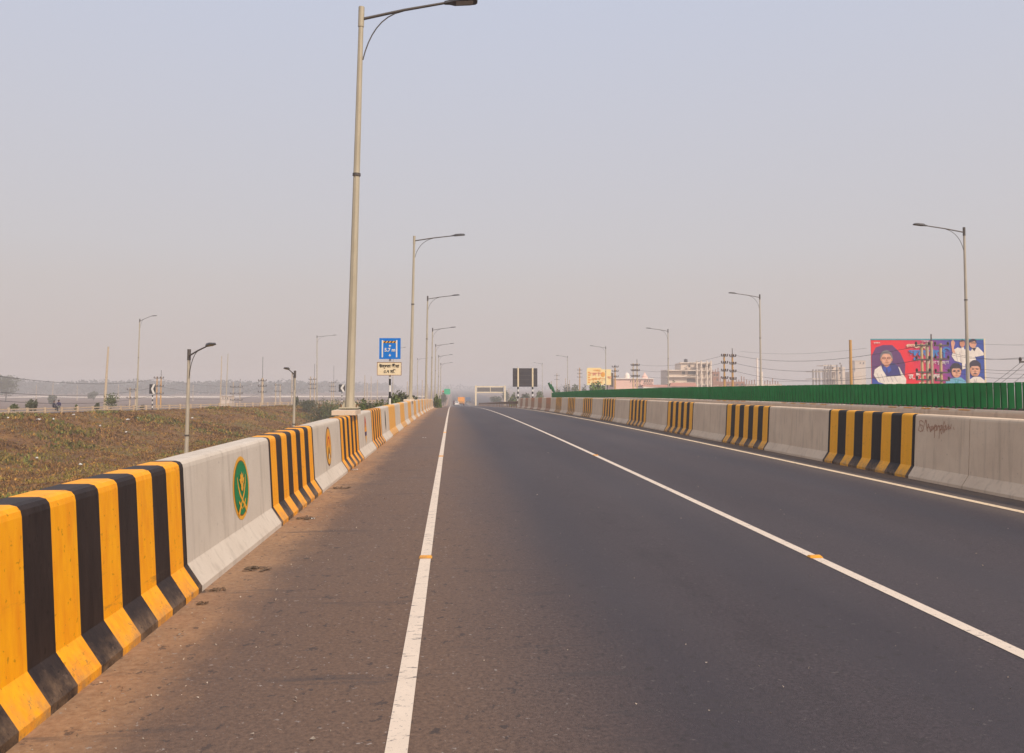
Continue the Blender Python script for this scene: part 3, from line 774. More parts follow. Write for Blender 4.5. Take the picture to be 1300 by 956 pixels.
# ------------------------------------------------------------------ utility poles
def upole(px, pty, z, label, group, m, w=.3, twin=0, arms=(), aw=1.6, spike=0, lean=0, taper=.6, base=None):
    """pole with top at picture height pty; arms: picture heights of the cross-arms; twin: picture offset of a second post"""
    k = z / F; c = at(px, 500, z); gz_ = PLAIN if base is None else base
    gz_ = min(gz_, ground(c.x, c.y)) if base is None else base
    t = thing('utility_pole', (c.x, c.y, gz_), label, 'utility pole', group)
    posts = [0] + ([twin] if twin else [])
    topz = at(px, pty, z).z
    for j, dx in enumerate(posts):
        x = c.x + dx * k; mb = MB(); tz = topz - (.5 * k * 2 if j else 0)
        mb.tube([(x - lean * (topz - gz_), c.y, gz_), (x, c.y, tz)], [w / 2, w / 2 * taper], m, 8); mb.build('post', t)
    for pa in arms:
        za = at(px, pa, z).z; x0 = c.x - aw / 2 + (twin * k) / 2; x1 = c.x + aw / 2 + (twin * k) / 2
        mb = MB(); mb.box(((x0 + x1) / 2, c.y - .18, za), (x1 - x0, .12, .14), M['steel_d']); ar = mb.build('crossarm', t)
        for u in ((.04, .36, .64, .96) if z != 74 else (.05, .95)):
            mb = MB(); x = x0 + (x1 - x0) * u; mb.tube([(x, c.y - .18, za + .06), (x, c.y - .18, za + .16), (x, c.y - .18, za + .34)], [.05, .12, .07], M['insul'], 7); mb.build('insulator', ar)
    if spike:
        mb = MB(); mb.tube([(c.x + (twin * k if twin else 0), c.y, topz - .3), (c.x + (twin * k if twin else 0), c.y, topz + spike * k)], .06, M['steel_d'], 5); mb.build('rod', t)
    return t
GU = 'utility poles over the left field'; GV = 'utility poles behind the green louvers'
upole(136, 440, 115, 'single thick bare concrete pole behind the railing', GU, M['pole_p'], .42, lean=.035, taper=.55, base=-2.5)
upole(165, 492, 190, 'pale twin pole with three dark crossarms behind the ramp street lamp', GU, M['pole_p'], .45, twin=7, arms=(495, 505.5, 516), aw=2.6, spike=5)
upole(199, 478, 185, 'pair of orange concrete poles with crossarms beside the chevron sign', GU, M['pole_o'], .42, twin=5, arms=(480, 490.5, 500), aw=2.2, spike=8)
upole(280.6, 452, 200, 'slim bare cream pole, one of two standing close together', GU, M['pole_p'], .32, lean=.01)
upole(288.6, 449, 200, 'slim bare grey pole leaning, one of two standing close together', GU, M['steel_g'], .32, lean=.025)
upole(296, 485, 215, 'pale twin pole with six stacked insulator groups', GU, M['pole_p'], .3, twin=8.5, arms=(491.5, 500, 508), aw=3.2, spike=4)
upole(333, 480, 190, 'pole with a tall thin mast above three crossarms', GU, M['pole_p'], .75, arms=(483.5, 490.5, 498), aw=1.9, spike=27)
upole(350, 487, 270, 'faint squat twin pole with crossarms behind the short black headed lamp', GU, M['pole_p'], .5, twin=5.5, arms=(489, 497), aw=2.4)
upole(370.5, 472, 280, 'faint pair of plain poles behind the short black headed lamp', GU, M['pole_p'], .5, twin=4, arms=(499,), aw=1.8)
upole(394, 478, 240, 'pole with mast and three crossarms beside the ramp lamp', GU, M['pole_p'], .5, twin=5, arms=(482, 488, 493.5), aw=2.2, spike=16)
upole(421, 484, 280, 'faint twin pole with mast between the ramp lamp and the chevron', GU, M['pole_p'], .4, twin=2.5, arms=(486, 491, 497), aw=2.2, spike=20)
for k_, (px, pt, z) in enumerate(((441, 473, 330), (463, 476, 340), (471, 478, 360), (479, 482, 380), (517, 484, 330), (466, 486, 300), (536, 482, 340), (543, 488, 360), (67, 484, 420), (46, 488, 470), (98, 489, 470), (150, 488, 450), (245, 488, 450))):
    upole(px, pt, z, 'faint far bare pole standing in the haze over the field', 'faint far poles in the haze', M['pole_p'], .45, taper=.6)
upole(920, 449, 125, 'left one of two orange insulator poles beside the tall lamp', GV, M['pole_o'], .42, arms=(452, 461, 471, 480.5), aw=1.0)
upole(930.4, 450, 125, 'right one of two orange insulator poles beside the tall lamp, with a rod on top', GV, M['pole_o'], .46, arms=(452.5, 462, 472, 481.5), aw=1.0, spike=8)
upole(1081, 431.5, 78, 'single thick plain orange pole left of the billboard', GV, M['pole_o'], .31, taper=.85)
k_ = 0
for px, pt, w, lab in ((1171.5, 436, .27, 'leftmost of the cluster of concrete poles before the billboard'), (1178.5, 435, .32, 'second pole of the cluster before the billboard'),
                       (1184, 433, .30, 'middle pole of the cluster before the billboard, with a dark rod on top'), (1195.5, 436, .28, 'rightmost of the cluster of concrete poles before the billboard')):
    arms = {0: (438.5, 456.5, 472.5, 482), 1: (), 2: (), 3: (438.5, 456, 473, 483)}[k_]
    upole(px, pt, 74, lab, GV, M['pole'] if k_ % 3 == 0 else M['pole_p'], w, arms=arms, aw=1.35, spike=9 if k_ == 2 else 0, taper=.85); k_ += 1
upole(804, 461, 175, 'left one of two thin greenish insulator poles before the pink building', GV, M['pole'], .3, arms=(464, 470.7, 478), aw=1.0)
upole(809, 461, 175, 'right one of two thin greenish insulator poles before the pink building', GV, M['pole'], .32, arms=(464, 470.7, 478), aw=1.0, spike=5)
upole(781, 467, 190, 'orange insulator pole beside the yellow hoarding', GV, M['pole_o'], .5, arms=(466, 471.5, 478.5), aw=1.5, spike=4)
upole(736, 467, 330, 'faint pinkish insulator pole left of the yellow hoarding', GV, M['pole_o'], .7, arms=(470, 474.5, 479), aw=2.0)
upole(707, 474, 380, 'faint insulator pole over the end of the green louvers', GV, M['pole_p'], .6, arms=(477, 482), aw=2.2)
upole(1306, 440, 60, 'pole at the frame edge whose crossarm carries the slanting wires', GV, M['pole'], .3, arms=(459.5,), aw=1.5)
for k_, (px, pt, z) in enumerate(((718, 480, 400), (723, 482, 420), (700, 484, 400), (646, 493, 420))):
    upole(px, pt, z, 'faint far bare pole in the haze beyond the road crest', 'faint far poles beyond the crest', M['pole_p'], .5, taper=.6)

# wires
def wire(a, b, sag, label, group, r=.014, n=18):
    pts = []
    for i in range(n + 1):
        t = i / n; p = a.lerp(b, t); p.z -= sag * 4 * t * (1 - t); pts.append(p)
    mb = MB(); mb.tube(pts, r, M['wire'], 4, cap=False); o = mb.build('overhead_wire', label=label, cat='wire', group=group); recenter(o)
GW = 'overhead wires'
for k_, (pa, pb) in enumerate(((451, 438.5), (461, 456.5), (471, 472))):
    wire(at(933, pa, 125), at(1170, pb, 74), 1.15, ['top', 'middle', 'lowest'][k_] + ' of three wires between the orange poles and the cluster before the billboard', GW, .02)
for k_, (pa, pb) in enumerate(((445, 452), (448, 449), (458, 467), (468, 477), (477, 486), (487, 482))):
    wire(at(1198, pa, 74), at(1330, pb, 50), .45, 'thin wire right of the billboard, number ' + ['one', 'two', 'three', 'four', 'five', 'six'][k_] + ' from the top', GW, .012)
for k_, (pa, pb) in enumerate(((430, 436), (465, 474))):
    wire(at(1198, pa, 78), at(1340, pb, 54), .3, ['long thin wire high over the right edge of the billboard', 'long thin wire halfway down beside the right edge of the billboard'][k_], GW, .009)
    wire(at(940, pa + 16, 120), at(1100, pa + 12, 90), .5, ['faint wire highest between the second lamp and the billboard', 'faint wire low between the second lamp and the billboard'][k_], GW, .010)
for k_, (x0, x1, yb) in enumerate(((1246, 1297, 459), (1256, 1303, 460), (1272, 1309, 467))):
    wire(at(x0, 496, 72), at(x1, yb, 60), .1, ['first', 'second', 'third'][k_] + ' slanting wire rising to the crossarm at the frame edge', GW, .018)
for k_, (pa, pb, sg) in enumerate(((469, 484.5, .8), (492.5, 493, .7), (503.5, 503, .6))):
    wire(at(-60, pa, 85), at(198, (481, 491, 501)[k_], 185), 1.3, ['top', 'middle', 'lowest'][k_] + ' of three wires crossing the left field to the orange poles', GW, .028)
for k_, pa in enumerate((491.5, 500, 508)):
    wire(at(204, (481, 491, 501)[k_], 185), at(300, pa - 1.5, 215), .6, ['top', 'middle', 'lowest'][k_] + ' wire between the orange poles and the pale twin pole', GW, .022)
    wire(at(304, pa - 1.5, 215), at(333, (483, 490, 497.5)[k_], 190), .3, ['top', 'middle', 'lowest'][k_] + ' wire between the pale twin pole and the masted pole', GW, .022)
    wire(at(811, (463, 470, 477)[k_], 175), at(919, (451, 460, 470)[k_], 125), .8, ['top', 'middle', 'lowest'][k_] + ' wire passing in front of the cream unfinished building', GW, .018)

# ------------------------------------------------------------------ plants
def leaf_cloud(mb, c, rx, ry_, rz_, n, size, m, hollow=.25):
    for _ in range(n):
        while True:
            v = Vector((U(-1, 1), U(-1, 1), U(-1, 1)))
            if hollow < v.length < 1: break
        f = 1 + .35 * noise.noise(v * 2.2 + c)
        p = c + Vector((v.x * rx * f, v.y * ry_ * f, v.z * rz_ * f))
        a = Vector((U(-1, 1), U(-1, 1), U(-1, 1))).normalized() * size * U(.5, 1.2); b = a.cross(Vector((U(-1, 1), U(-1, 1), U(-1, 1)))).normalized() * size * U(.3, .7)
        mb.poly([p - a, p - b * .8, p + a, p + b], m)
def tree(px, py_top, z, wpx, label, cat, group, m, base_z=None, n=700, lobes=6, size=.25, name='tree', flat=1.0):
    k = z / F; c = at(px, py_top, z); gz_ = ground(c.x, c.y) if base_z is None else base_z; hgt = c.z - gz_
    t = thing(name, (c.x, c.y, gz_), label, cat, group); w = wpx * k / 2
    mb = MB(); top = Vector((c.x, c.y, gz_ + hgt * .75)); tr = max(.04, hgt * .025)
    mb.tube([(c.x, c.y, gz_ - .1), (c.x + w * .05, c.y, gz_ + hgt * .35), top], [tr, tr * .75, tr * .3], M['bark'], 7)
    for q in range(5):
        a = U(0, 6.28); s0 = gz_ + hgt * U(.25, .5); mb.tube([(c.x, c.y, s0), (c.x + math.cos(a) * w * .35, c.y + math.sin(a) * w * .35, s0 + hgt * .15), (c.x + math.cos(a) * w * .6, c.y + math.sin(a) * w * .6, s0 + hgt * .3)], [tr * .5, tr * .35, tr * .15], M['bark'], 5)
    mb.build('trunk', t)
    mb = MB(); per = n // lobes; h0 = .22 if name == 'tree' else .02
    for q in range(lobes):
        a = 6.28 * q / lobes + U(-.4, .4); rr = U(.25, .6) if q else 0
        cc = Vector((c.x + math.cos(a) * w * rr, c.y + math.sin(a) * w * rr, gz_ + hgt * (h0 + (1 - h0) * U(.35, .72))))
        if q == 0: cc.z = gz_ + hgt * .7
        rz_ = min(hgt * .30, gz_ + hgt - cc.z) if q else hgt * .3
        leaf_cloud(mb, cc, w * U(.38, .55), w * U(.38, .55), rz_, per, size, m)
    mb.build('crown' if name == 'tree' else 'foliage', t)
GT = 'small trees and bushes by the ramp railing'
tree(18, 513, rail_z(18)+1.5, 13, 'low bush behind the railing at the left edge', 'bush', GT, M['leaf'], None, 260, 4, .16, 'bush')
tree(40, 507, rail_z(40)+1.5, 15, 'small dark round tree behind the railing left of the seated people', 'tree', GT, M['leaf_d'], None, 420, 5, .16, 'bush')
tree(46, 506.5, rail_z(46)+1.5, 6, 'slim dark sapling touching the small round tree', 'bush', GT, M['leaf_d'], None, 200, 3, .13, 'bush')
tree(97, 513, rail_z(97)+1, 6, 'tuft of olive weeds on the railing past the seated people', 'bush', GT, M['leaf'], None, 160, 3, .13, 'bush')
tree(124, 511, rail_z(124)+2, 8, 'round little bush left of the bare concrete pole', 'bush', GT, M['leaf_d'], None, 220, 4, .16, 'bush')
tree(141, 499, rail_z(141)+2.5, 24, 'pale green feathery bush beside the bare concrete pole', 'bush', GT, M['leaf'], None, 620, 7, .13, 'bush')
tree(181, 514, rail_z(181)+1.5, 9, 'tiny bush at the foot of the ramp street lamp', 'bush', GT, M['leaf_d'], None, 150, 3, .15, 'bush')
tree(377, 503, 145, 9, 'dark bush behind the short black headed lamp', 'bush', GT, M['leaf_d'], None, 260, 4, .2, 'bush')
GB = 'weedy bushes along the outside of the emblem barrier'
for i, (px, pt, z, w, lab) in enumerate(((408, 505, 120, 34, 'olive bush beside the ramp lamp'), (426, 506, 118, 30, 'dark scrub between the ramp lamp and the chevron'), (453, 508, 75, 16, 'low dull scrub just right of the tallest lamp pole'),
      (468, 508, 72, 20, 'brown green scrub left of the blue sign post'), (484, 504, 70, 20, 'scrub directly behind the blue sign post'), (499, 499, 66, 22, 'green bush right of the blue sign post'),
      (511, 497, 68, 20, 'green bush left of the second barrier lamp'), (478, 511, 50, 16, 'low weeds at the foot of the blue sign post'), (503, 506, 52, 20, 'low weeds beneath the green bushes by the sign'), (392, 507, 140, 22, 'olive scrub left of the ramp lamp foot'), (442, 507, 95, 22, 'low olive scrub hidden in part by the tallest lamp pole'), (461, 506, 64, 22, 'thick low scrub halfway between the tallest lamp pole and the blue sign'), (521, 501, 72, 18, 'green bush rising round the foot of the second barrier lamp'))):
    tree(px, pt, z, w * 1.45, lab, 'bush', GB, M['leaf'] if i % 3 else M['leaf_d'], None, 2400, 9, .12, 'bush')
tree(554.5, 501, 100, 9, 'dark green bush at the far end of the emblem barrier', 'bush', GB, M['leaf'], None, 500, 6, .16, 'bush')
tree(559, 506, 104, 6, 'lower bright bush at the far end of the emblem barrier', 'bush', GB, M['leaf_b'], None, 300, 5, .14, 'bush')
GX = 'hazy trees in the distance'
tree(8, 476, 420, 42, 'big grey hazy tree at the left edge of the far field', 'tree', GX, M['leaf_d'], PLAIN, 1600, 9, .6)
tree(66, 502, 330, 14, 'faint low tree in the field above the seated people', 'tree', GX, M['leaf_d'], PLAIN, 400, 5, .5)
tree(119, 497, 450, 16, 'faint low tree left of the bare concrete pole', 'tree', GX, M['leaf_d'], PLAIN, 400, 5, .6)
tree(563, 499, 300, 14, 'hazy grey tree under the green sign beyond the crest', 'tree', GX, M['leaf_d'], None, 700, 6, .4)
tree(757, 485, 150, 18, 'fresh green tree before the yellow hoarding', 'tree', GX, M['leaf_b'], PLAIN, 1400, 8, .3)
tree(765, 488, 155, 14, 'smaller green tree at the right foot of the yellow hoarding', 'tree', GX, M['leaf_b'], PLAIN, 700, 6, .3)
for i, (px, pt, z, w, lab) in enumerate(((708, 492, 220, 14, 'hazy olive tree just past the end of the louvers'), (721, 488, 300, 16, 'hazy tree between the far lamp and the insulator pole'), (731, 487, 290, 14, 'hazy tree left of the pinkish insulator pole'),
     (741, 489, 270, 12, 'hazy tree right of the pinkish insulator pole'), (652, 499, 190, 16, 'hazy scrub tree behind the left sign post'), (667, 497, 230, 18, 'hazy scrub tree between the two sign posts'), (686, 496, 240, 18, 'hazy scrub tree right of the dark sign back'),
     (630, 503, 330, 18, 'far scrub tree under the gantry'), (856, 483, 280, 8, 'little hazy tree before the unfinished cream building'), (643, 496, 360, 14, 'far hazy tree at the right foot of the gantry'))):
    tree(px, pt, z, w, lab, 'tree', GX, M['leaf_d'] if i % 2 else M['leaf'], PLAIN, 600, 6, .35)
# far treeline reading as one mass
mb = MB(); M['far'] = mat('far_wood', (0.035, 0.06, 0.065), .9, (0.05, 0.07, 0.07), .05, .8, island=.2)  # bluish leaf colour has some of the distance haze painted in
for i in range(330):
    px = -60 + 560 * (i + R()) / 330; z = U(800, 960) + max(0, px - 380) * 4; hgt = U(12, 15) + 2.5 * noise.noise(Vector((px * .02, 0, 0)))
    c = at(px, 480, z); cc = Vector((c.x, c.y, PLAIN + hgt * .5))
    leaf_cloud(mb, cc, U(6, 10), 5, hgt * .5, 42, 2.3, M['far'], .1)
for i in range(120):
    px = 470 + 880 * (i + R()) / 120; z = U(1500, 1800); hgt = U(8, 13)
    c = at(px, 480, z); leaf_cloud(mb, Vector((c.x, c.y, PLAIN + hgt * .5)), U(8, 12), 5, hgt * .5, 34, 2.6, M['far'], .1)
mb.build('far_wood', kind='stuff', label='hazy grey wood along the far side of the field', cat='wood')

# weeds on the banks
mb = MB(); wm = [M['weed1'], M['weed2'], M['weed3'], M['weed4']]
cnt = 0
while cnt < 62000:
    px = U(-30, 470); z = 26 + (165 - 26) * R() ** .8
    k = z / F; X_ = (px - 573) * k; Y_ = z
    if X_ > -3.2 or X_ < railX(Y_) + .9: continue
    gz_ = ground(X_, Y_); n1 = noise.noise(Vector((X_ * .12, Y_ * .12, 3))); n2 = noise.noise(Vector((X_ * .3, Y_ * .3, 9)))
    m = wm[0] if n2 < .02 else wm[1] if n2 < .16 else wm[2]
    if n1 > .12 - max(0, X_ + 40) * .004 and n2 > -.05: m = wm[3] if R() < .4 else wm[2]
    if R() < .35: m = random.choice((wm[0], wm[0], wm[1], wm[2]))
    s_ = U(.10, .24) * (1.0 + max(0, n1) * 1.8) * (1.25 if m is wm[3] else 1); b0 = Vector((X_, Y_, gz_ - .03))
    for q in range(4):
        a = U(0, 6.28); d = Vector((math.cos(a), math.sin(a), 0)); tip = b0 + d * s_ * U(.2, .8) + Vector((0, 0, s_ * U(.35, 1.0))); sd = Vector((-d.y, d.x, 0)) * s_ * U(.15, .35)
        o = d * s_ * U(-.3, .3); mb.poly([b0 + o - sd, b0 + o + sd, tip + sd * .3, tip - sd * .3], m)
    cnt += 1
mb.build('dry_weeds', kind='stuff', label='rust and olive coloured dry weeds covering the bank', cat='weeds')
# scraps of litter on the bank
for px, py in ((10, 531), (49, 533), (68, 532.5), (94, 527), (162, 533), (175, 531), (160, 549), (127, 541), (47, 582), (102, 590), (244, 531)):
    # march the view ray to the ground
    z = 30.0
    while z < 140:
        p = at(px, py, z)
        if p.z < ground(p.x, p.y) + .25: break
        z += .5
    s_ = U(.10, .2); mb = MB(); n_ = 5; ring = []
    for i in range(7):
        a = 6.28 * i / 7; ring.append(p + Vector((math.cos(a) * s_ * U(.8, 1.6), math.sin(a) * s_ * U(.5, 1), U(0, .10))))
    tp = p + Vector((0, 0, .15)); bt = p - Vector((0, 0, .05))
    for i in range(7): mb.poly([ring[i], ring[(i + 1) % 7], tp], M['litter']); mb.poly([ring[(i + 1) % 7], ring[i], bt], M['litter'])
    o = mb.build('litter_scrap', label='small crumpled white scrap lying among the dry weeds of the bank', cat='litter', group='white scraps on the bank'); recenter(o)

# ------------------------------------------------------------------ road details: studs, debris, grit
GD = 'yellow reflective road studs'
for X0, Y0, lab in ((-.235, 7.85, 'yellow stud on the left edge line, nearest of its line'), (-.235, 19.4, 'yellow stud on the left edge line, second of its line'), (-.235, 30.3, 'yellow stud on the left edge line, third of its line'),
                (3.41, 7.6, 'yellow stud on the lane line, nearest of its line'), (3.41, 19.4, 'yellow stud on the lane line, second of its line')):
    t = thing('road_stud', (X0, Y0, rz(Y0) + .005), lab, 'road stud', GD); z0 = rz(Y0) + .005
    mb = MB(); a = .062; b = .05; mb.faces([(X0 - a, Y0 - b, z0), (X0 + a, Y0 - b, z0), (X0 + a, Y0 + b, z0), (X0 - a, Y0 + b, z0), (X0 - a * .8, Y0 - b * .35, z0 + .018), (X0 + a * .8, Y0 - b * .35, z0 + .018), (X0 + a * .8, Y0 + b * .35, z0 + .018), (X0 - a * .8, Y0 + b * .35, z0 + .018)],
        [(0, 1, 5, 4), (1, 2, 6, 5), (2, 3, 7, 6), (3, 0, 4, 7), (4, 5, 6, 7)], M['yel_d']); mb.build('stud_body', t)
    mb = MB(); mb.faces([(X0 - a * .8, Y0 - b * .95, z0 + .003), (X0 + a * .8, Y0 - b * .95, z0 + .003), (X0 + a * .7, Y0 - b * .42, z0 + .0185), (X0 - a * .7, Y0 - b * .42, z0 + .0185)], [(0, 1, 2, 3)], M['yel']); mb.build('reflector', t)
def gpt(px, py):
    z = 3.0
    while z < 200:
        p = at(px, py, z)
        if p.z < rz(p.y): return p
        z += .02
    return p
for px, py, sx, m, lab in ((325, 723.5, .2, 'straw', 'dark matted clump of debris on the shoulder near the emblem panel'), (275, 750, .11, 'straw', 'small dark clod against the foot of the barrier'), (256, 768, .08, 'straw', 'tiny dark clod below the striped panel end'),
                       (390, 658, .22, 'straw', 'dark flattened debris on the dirt beside the second striped panel'), (397, 659.5, .06, 'litter', 'white scrap beside the flattened debris'), (453, 597, .16, 'litter', 'white torn scrap further along the barrier foot'),
                       (433, 620, .25, 'straw', 'dark broken patch of dirt between two plain panels'), (465, 556, .2, 'straw', 'small dark lump on the far shoulder'), (539, 556, .13, 'litter', 'small pale scrap near the edge line')):
    p = gpt(px, py); mb = MB()
    for i in range(14 if m == 'straw' else 6):
        a = U(0, 6.28); r = sx * .5 * math.sqrt(R()); c = Vector((p.x + math.cos(a) * r * 1.25, p.y + math.sin(a) * r * .9, rz(p.y) + .008)); l = sx * U(.1, .3); d = Vector((math.cos(a * 3), math.sin(a * 3), 0)); w_ = l * U(.15, .45); q = Vector((-d.y, d.x, 0)) * w_
        h = Vector((0, 0, U(.003, .014)))
        mb.poly([c - d * l - q, c - d * l + q, c + q + h, c - q + h], M[m]); mb.poly([c - q + h, c + q + h, c + d * l + q, c + d * l - q], M[m])
    o = mb.build('debris_clump' if m == 'straw' else 'litter_scrap', label=lab, cat='debris' if m == 'straw' else 'litter'); recenter(o)
mb = MB()
for i in range(1500):
    Y_ = 2.8 + 20 * R() ** 1.6; X_ = -1.93 + abs(random.gauss(0, .5)) if R() < .7 else U(-1.9, 7)
    if X_ > 7.6: continue
    s_ = U(.003, .009) if R() < .93 else U(.009, .017); c = Vector((X_, Y_, rz(Y_) + s_ * .4)); ps = [c + Vector((U(-1, 1), U(-1, 1), U(-.5, .9))) * s_ for _ in range(4)]
    mb.faces(ps, [(0, 1, 2), (0, 2, 3), (0, 3, 1), (1, 3, 2)], M['grit'])
mb.build('grit', kind='stuff', label='fine grit and crumbs scattered on the shoulder', cat='grit')

# ------------------------------------------------------------------ billboard
z = 120; k = z / F; A = at(1107, 493, z); B = at(1250.5, 492, z); ux = B - A; ux.z = 0; W = ux.length; base = (A + B) / 2
BB = thing('billboard', (base.x, base.y, PLAIN), 'huge red and blue election style billboard with portraits behind the green louvers', 'billboard')
HB = at(1107, 431.5, z).z - A.z; v0 = 0.0
mbg = mat('billboard_print', (0.6, 0.02, 0.05), .5); g = G(mbg); b_ = g.N['Principled BSDF']; P, X, Y, Z = pos_xyz(g)
tt = g.rng(X, A.x, B.x); ramp = g.N.new('ShaderNodeValToRGB'); g.L.new(g.math('ADD', tt, g.math('MULTIPLY', g.rng(Z, A.z, A.z + HB), .16)), ramp.inputs[0]); cr = ramp.color_ramp
cr.elements[0].position = 0; cr.elements[0].color = (.80, .004, .02, 1); cr.elements[1].position = 1; cr.elements[1].color = (.012, .06, .36, 1)
for p_, c_ in ((.42, (.78, .005, .03, 1)), (.60, (.55, .01, .10, 1)), (.74, (.16, .03, .30, 1)), (.86, (.03, .05, .36, 1))):
    e = cr.elements.new(p_); e.color = c_
g.L.new(ramp.outputs[0], b_.inputs['Base Color'])
bd = Board(A, ux)
mb = MB(); bd.slab(mb, 0, -1.0, W, HB, .12, mbg); pr_ = mb.build('printed_panel', BB)
def fm(n, c): M[n] = mat(n, c, .5, tuple(x * .7 for x in c), 1.6, .6); return M[n]
fm('p_skin', (.74, .36, .24)); fm('p_skin3', (.82, .45, .32)); fm('p_grey2', (.60, .55, .55)); fm('p_hair2', (.20, .19, .22)); fm('p_skin2', (.58, .25, .16)); fm('p_hair', (.03, .02, .05)); fm('p_navy', (.03, .03, .20)); fm('p_white', (.85, .78, .72)); fm('p_blue', (.02, .22, .62)); fm('p_teal', (.05, .35, .42)); fm('p_lblue', (.16, .45, .66)); fm('p_grey', (.42, .42, .44)); fm('p_purple', (.12, .03, .16)); fm('p_royal', (.02, .07, .42))
def u(px): return (px - 1107) * k
def v(py): return (493 - py) * k
def pp(pts, m, off): bd.poly(mb, [(u(a), v(b)) for a, b in pts][::-1], M[m], off)
def el(cx, cy, a, b, m, off, rot=0): bd.ell(mb, u(cx), v(cy), a * k, b * k, M[m], off, rot=rot)
mb = MB()
pp([(1107.3, 493), (1107.3, 452), (1113, 441), (1122, 438), (1134, 438), (1144, 448), (1150, 462), (1149, 478), (1150.5, 493)], 'p_purple', .02)  # dark arch behind the man
pp([(1107.3, 493), (1107.3, 479), (1115, 484), (1135, 488), (1150, 488), (1151, 493)], 'p_royal', .035)
pp([(1111, 469), (1120, 463), (1132, 462), (1142, 466), (1148, 478), (1148, 487), (1128, 489), (1115, 485), (1109.5, 476)], 'p_white', .05)
pp([(1119, 463.5), (1124, 460.5), (1136, 461), (1141, 466), (1144, 477), (1126, 478), (1121, 470)], 'p_navy', .065)
pp([(1141, 466.5), (1150.5, 481), (1150, 488), (1143, 487), (1138, 480), (1146, 480)], 'p_white', .08)
el(1126, 454.5, 8.2, 10, 'p_hair2', .06); el(1126, 456, 6.6, 8, 'p_skin', .08)
pp([(1118.6, 453), (1120, 447.5), (1126, 445.5), (1132, 447.5), (1133.2, 452), (1130, 449), (1122, 449.2)], 'p_hair2', .095)
for dx in (-3.2, 2.9): el(1126 + dx, 454.6, 2.4, 1.5, 'p_hair', .10); el(1126 + dx, 454.6, 1.8, 1.0, 'p_skin2', .11)
pp([(1123.6, 460.2), (1126.5, 459.4), (1129.4, 460.2), (1126.5, 461.4)], 'p_skin2', .10); pp([(1125.5, 455.5), (1126.7, 455.5), (1127.3, 458.3), (1125.2, 458.3)], 'p_skin2', .10)
el(1122.8, 457.5, 1.9, 2.6, 'p_skin3', .084); el(1129.3, 457.5, 1.9, 2.6, 'p_skin3', .084); el(1126, 452, 4.2, 2.2, 'p_skin3', .084); el(1119.2, 456.5, 1.0, 2.0, 'p_skin2', .082); el(1132.8, 456.5, 1.0, 2.0, 'p_skin2', .082)
pp([(1123, 461.5), (1129, 461.5), (1129.6, 464.5), (1126, 466.5), (1122.4, 464.5)], 'p_skin2', .07)
for q in range(5): pp([(1113 + q * 5.5, 474 + q), (1114 + q * 5.5, 473.6 + q), (1118 + q * 5.5, 485), (1117 + q * 5.5, 485.4)], 'p_grey2', .055)
pp([(1126, 466.5), (1122.6, 464), (1121, 470), (1124.5, 474)], 'p_royal', .07); pp([(1126.4, 466.5), (1129.8, 464), (1132, 470), (1128, 474)], 'p_royal', .07)
el(1212, 474, 1.6, 2.2, 'p_skin3', .12); el(1216.8, 474, 1.6, 2.2, 'p_skin3', .12); el(1214.3, 467.8, 3.8, 1.6, 'p_skin3', .12)
el(1235.6, 472, 1.7, 2.3, 'p_skin3', .12); el(1240.6, 472, 1.7, 2.3, 'p_skin3', .12); el(1238, 465.6, 4.2, 1.6, 'p_skin3', .12)
pp([(1234.6, 475), (1241.4, 475), (1240, 478), (1236, 478)], 'p_skin2', .117); pp([(1237.2, 469.5), (1238.8, 469.5), (1239.4, 472.8), (1236.8, 472.8)], 'p_skin2', .125); pp([(1213.6, 471.5), (1215, 471.5), (1215.6, 474.6), (1213, 474.6)], 'p_skin2', .125)
pp([(1236, 480), (1238, 484), (1240, 480), (1239, 492), (1237, 492)], 'p_grey2', .095); pp([(1212, 481), (1214, 485), (1217, 481), (1216, 492), (1212, 492)], 'p_teal', .095)
for q in range(4): pp([(1214 + q * 5, 447), (1215 + q * 5, 446.6), (1217 + q * 4, 459), (1216 + q * 4, 459.4)], 'p_grey2', .055)
# right hand group
pp([(1209, 452), (1212, 444), (1217, 441), (1224, 443), (1236, 446), (1240, 456), (1238, 463), (1226, 462), (1213, 458)], 'p_white', .05)
pp([(1208.5, 434), (1211.5, 431), (1214, 435), (1212, 442), (1214, 449), (1210, 447)], 'p_skin', .07)
el(1223, 436, 3.4, 4.8, 'p_skin2', .07); pp([(1219.5, 434), (1223, 430.5), (1227, 434), (1225, 433)], 'p_hair', .085)
pp([(1221.5, 441), (1225, 441), (1226, 468), (1222, 469)], 'p_white', .085)
pp([(1232, 449), (1236, 441), (1243, 440.5), (1250, 448), (1250, 451), (1240, 453)], 'p_white', .06); pp([(1235, 442), (1238, 446), (1241, 441)], 'p_hair', .075)
el(1236.5, 436, 4.6, 5.6, 'p_skin', .07); pp([(1232, 435), (1232.5, 431.2), (1237, 429.9), (1241, 431.5), (1241, 436), (1239, 433)], 'p_hair', .085); pp([(1234, 434.8), (1240, 434.8), (1240, 435.8), (1234, 435.8)], 'p_hair', .09)
pp([(1199, 493), (1201, 484), (1209, 480), (1220, 479), (1226, 484), (1228, 493)], 'p_lblue', .09)
el(1214, 468.5, 7.3, 8, 'p_hair', .10); el(1214.3, 472, 6, 7.4, 'p_skin', .115)
pp([(1207.5, 470), (1208, 464.8), (1214, 462.8), (1220.5, 465), (1221, 470), (1218, 467.6), (1210, 467.6)], 'p_hair', .13)
for dx in (-2.6, 2.6): el(1214.3 + dx, 471, 1.7, 1.0, 'p_hair', .13)
pp([(1212, 476.2), (1214.3, 475.6), (1216.6, 476.2), (1214.3, 477.2)], 'p_skin2', .13)
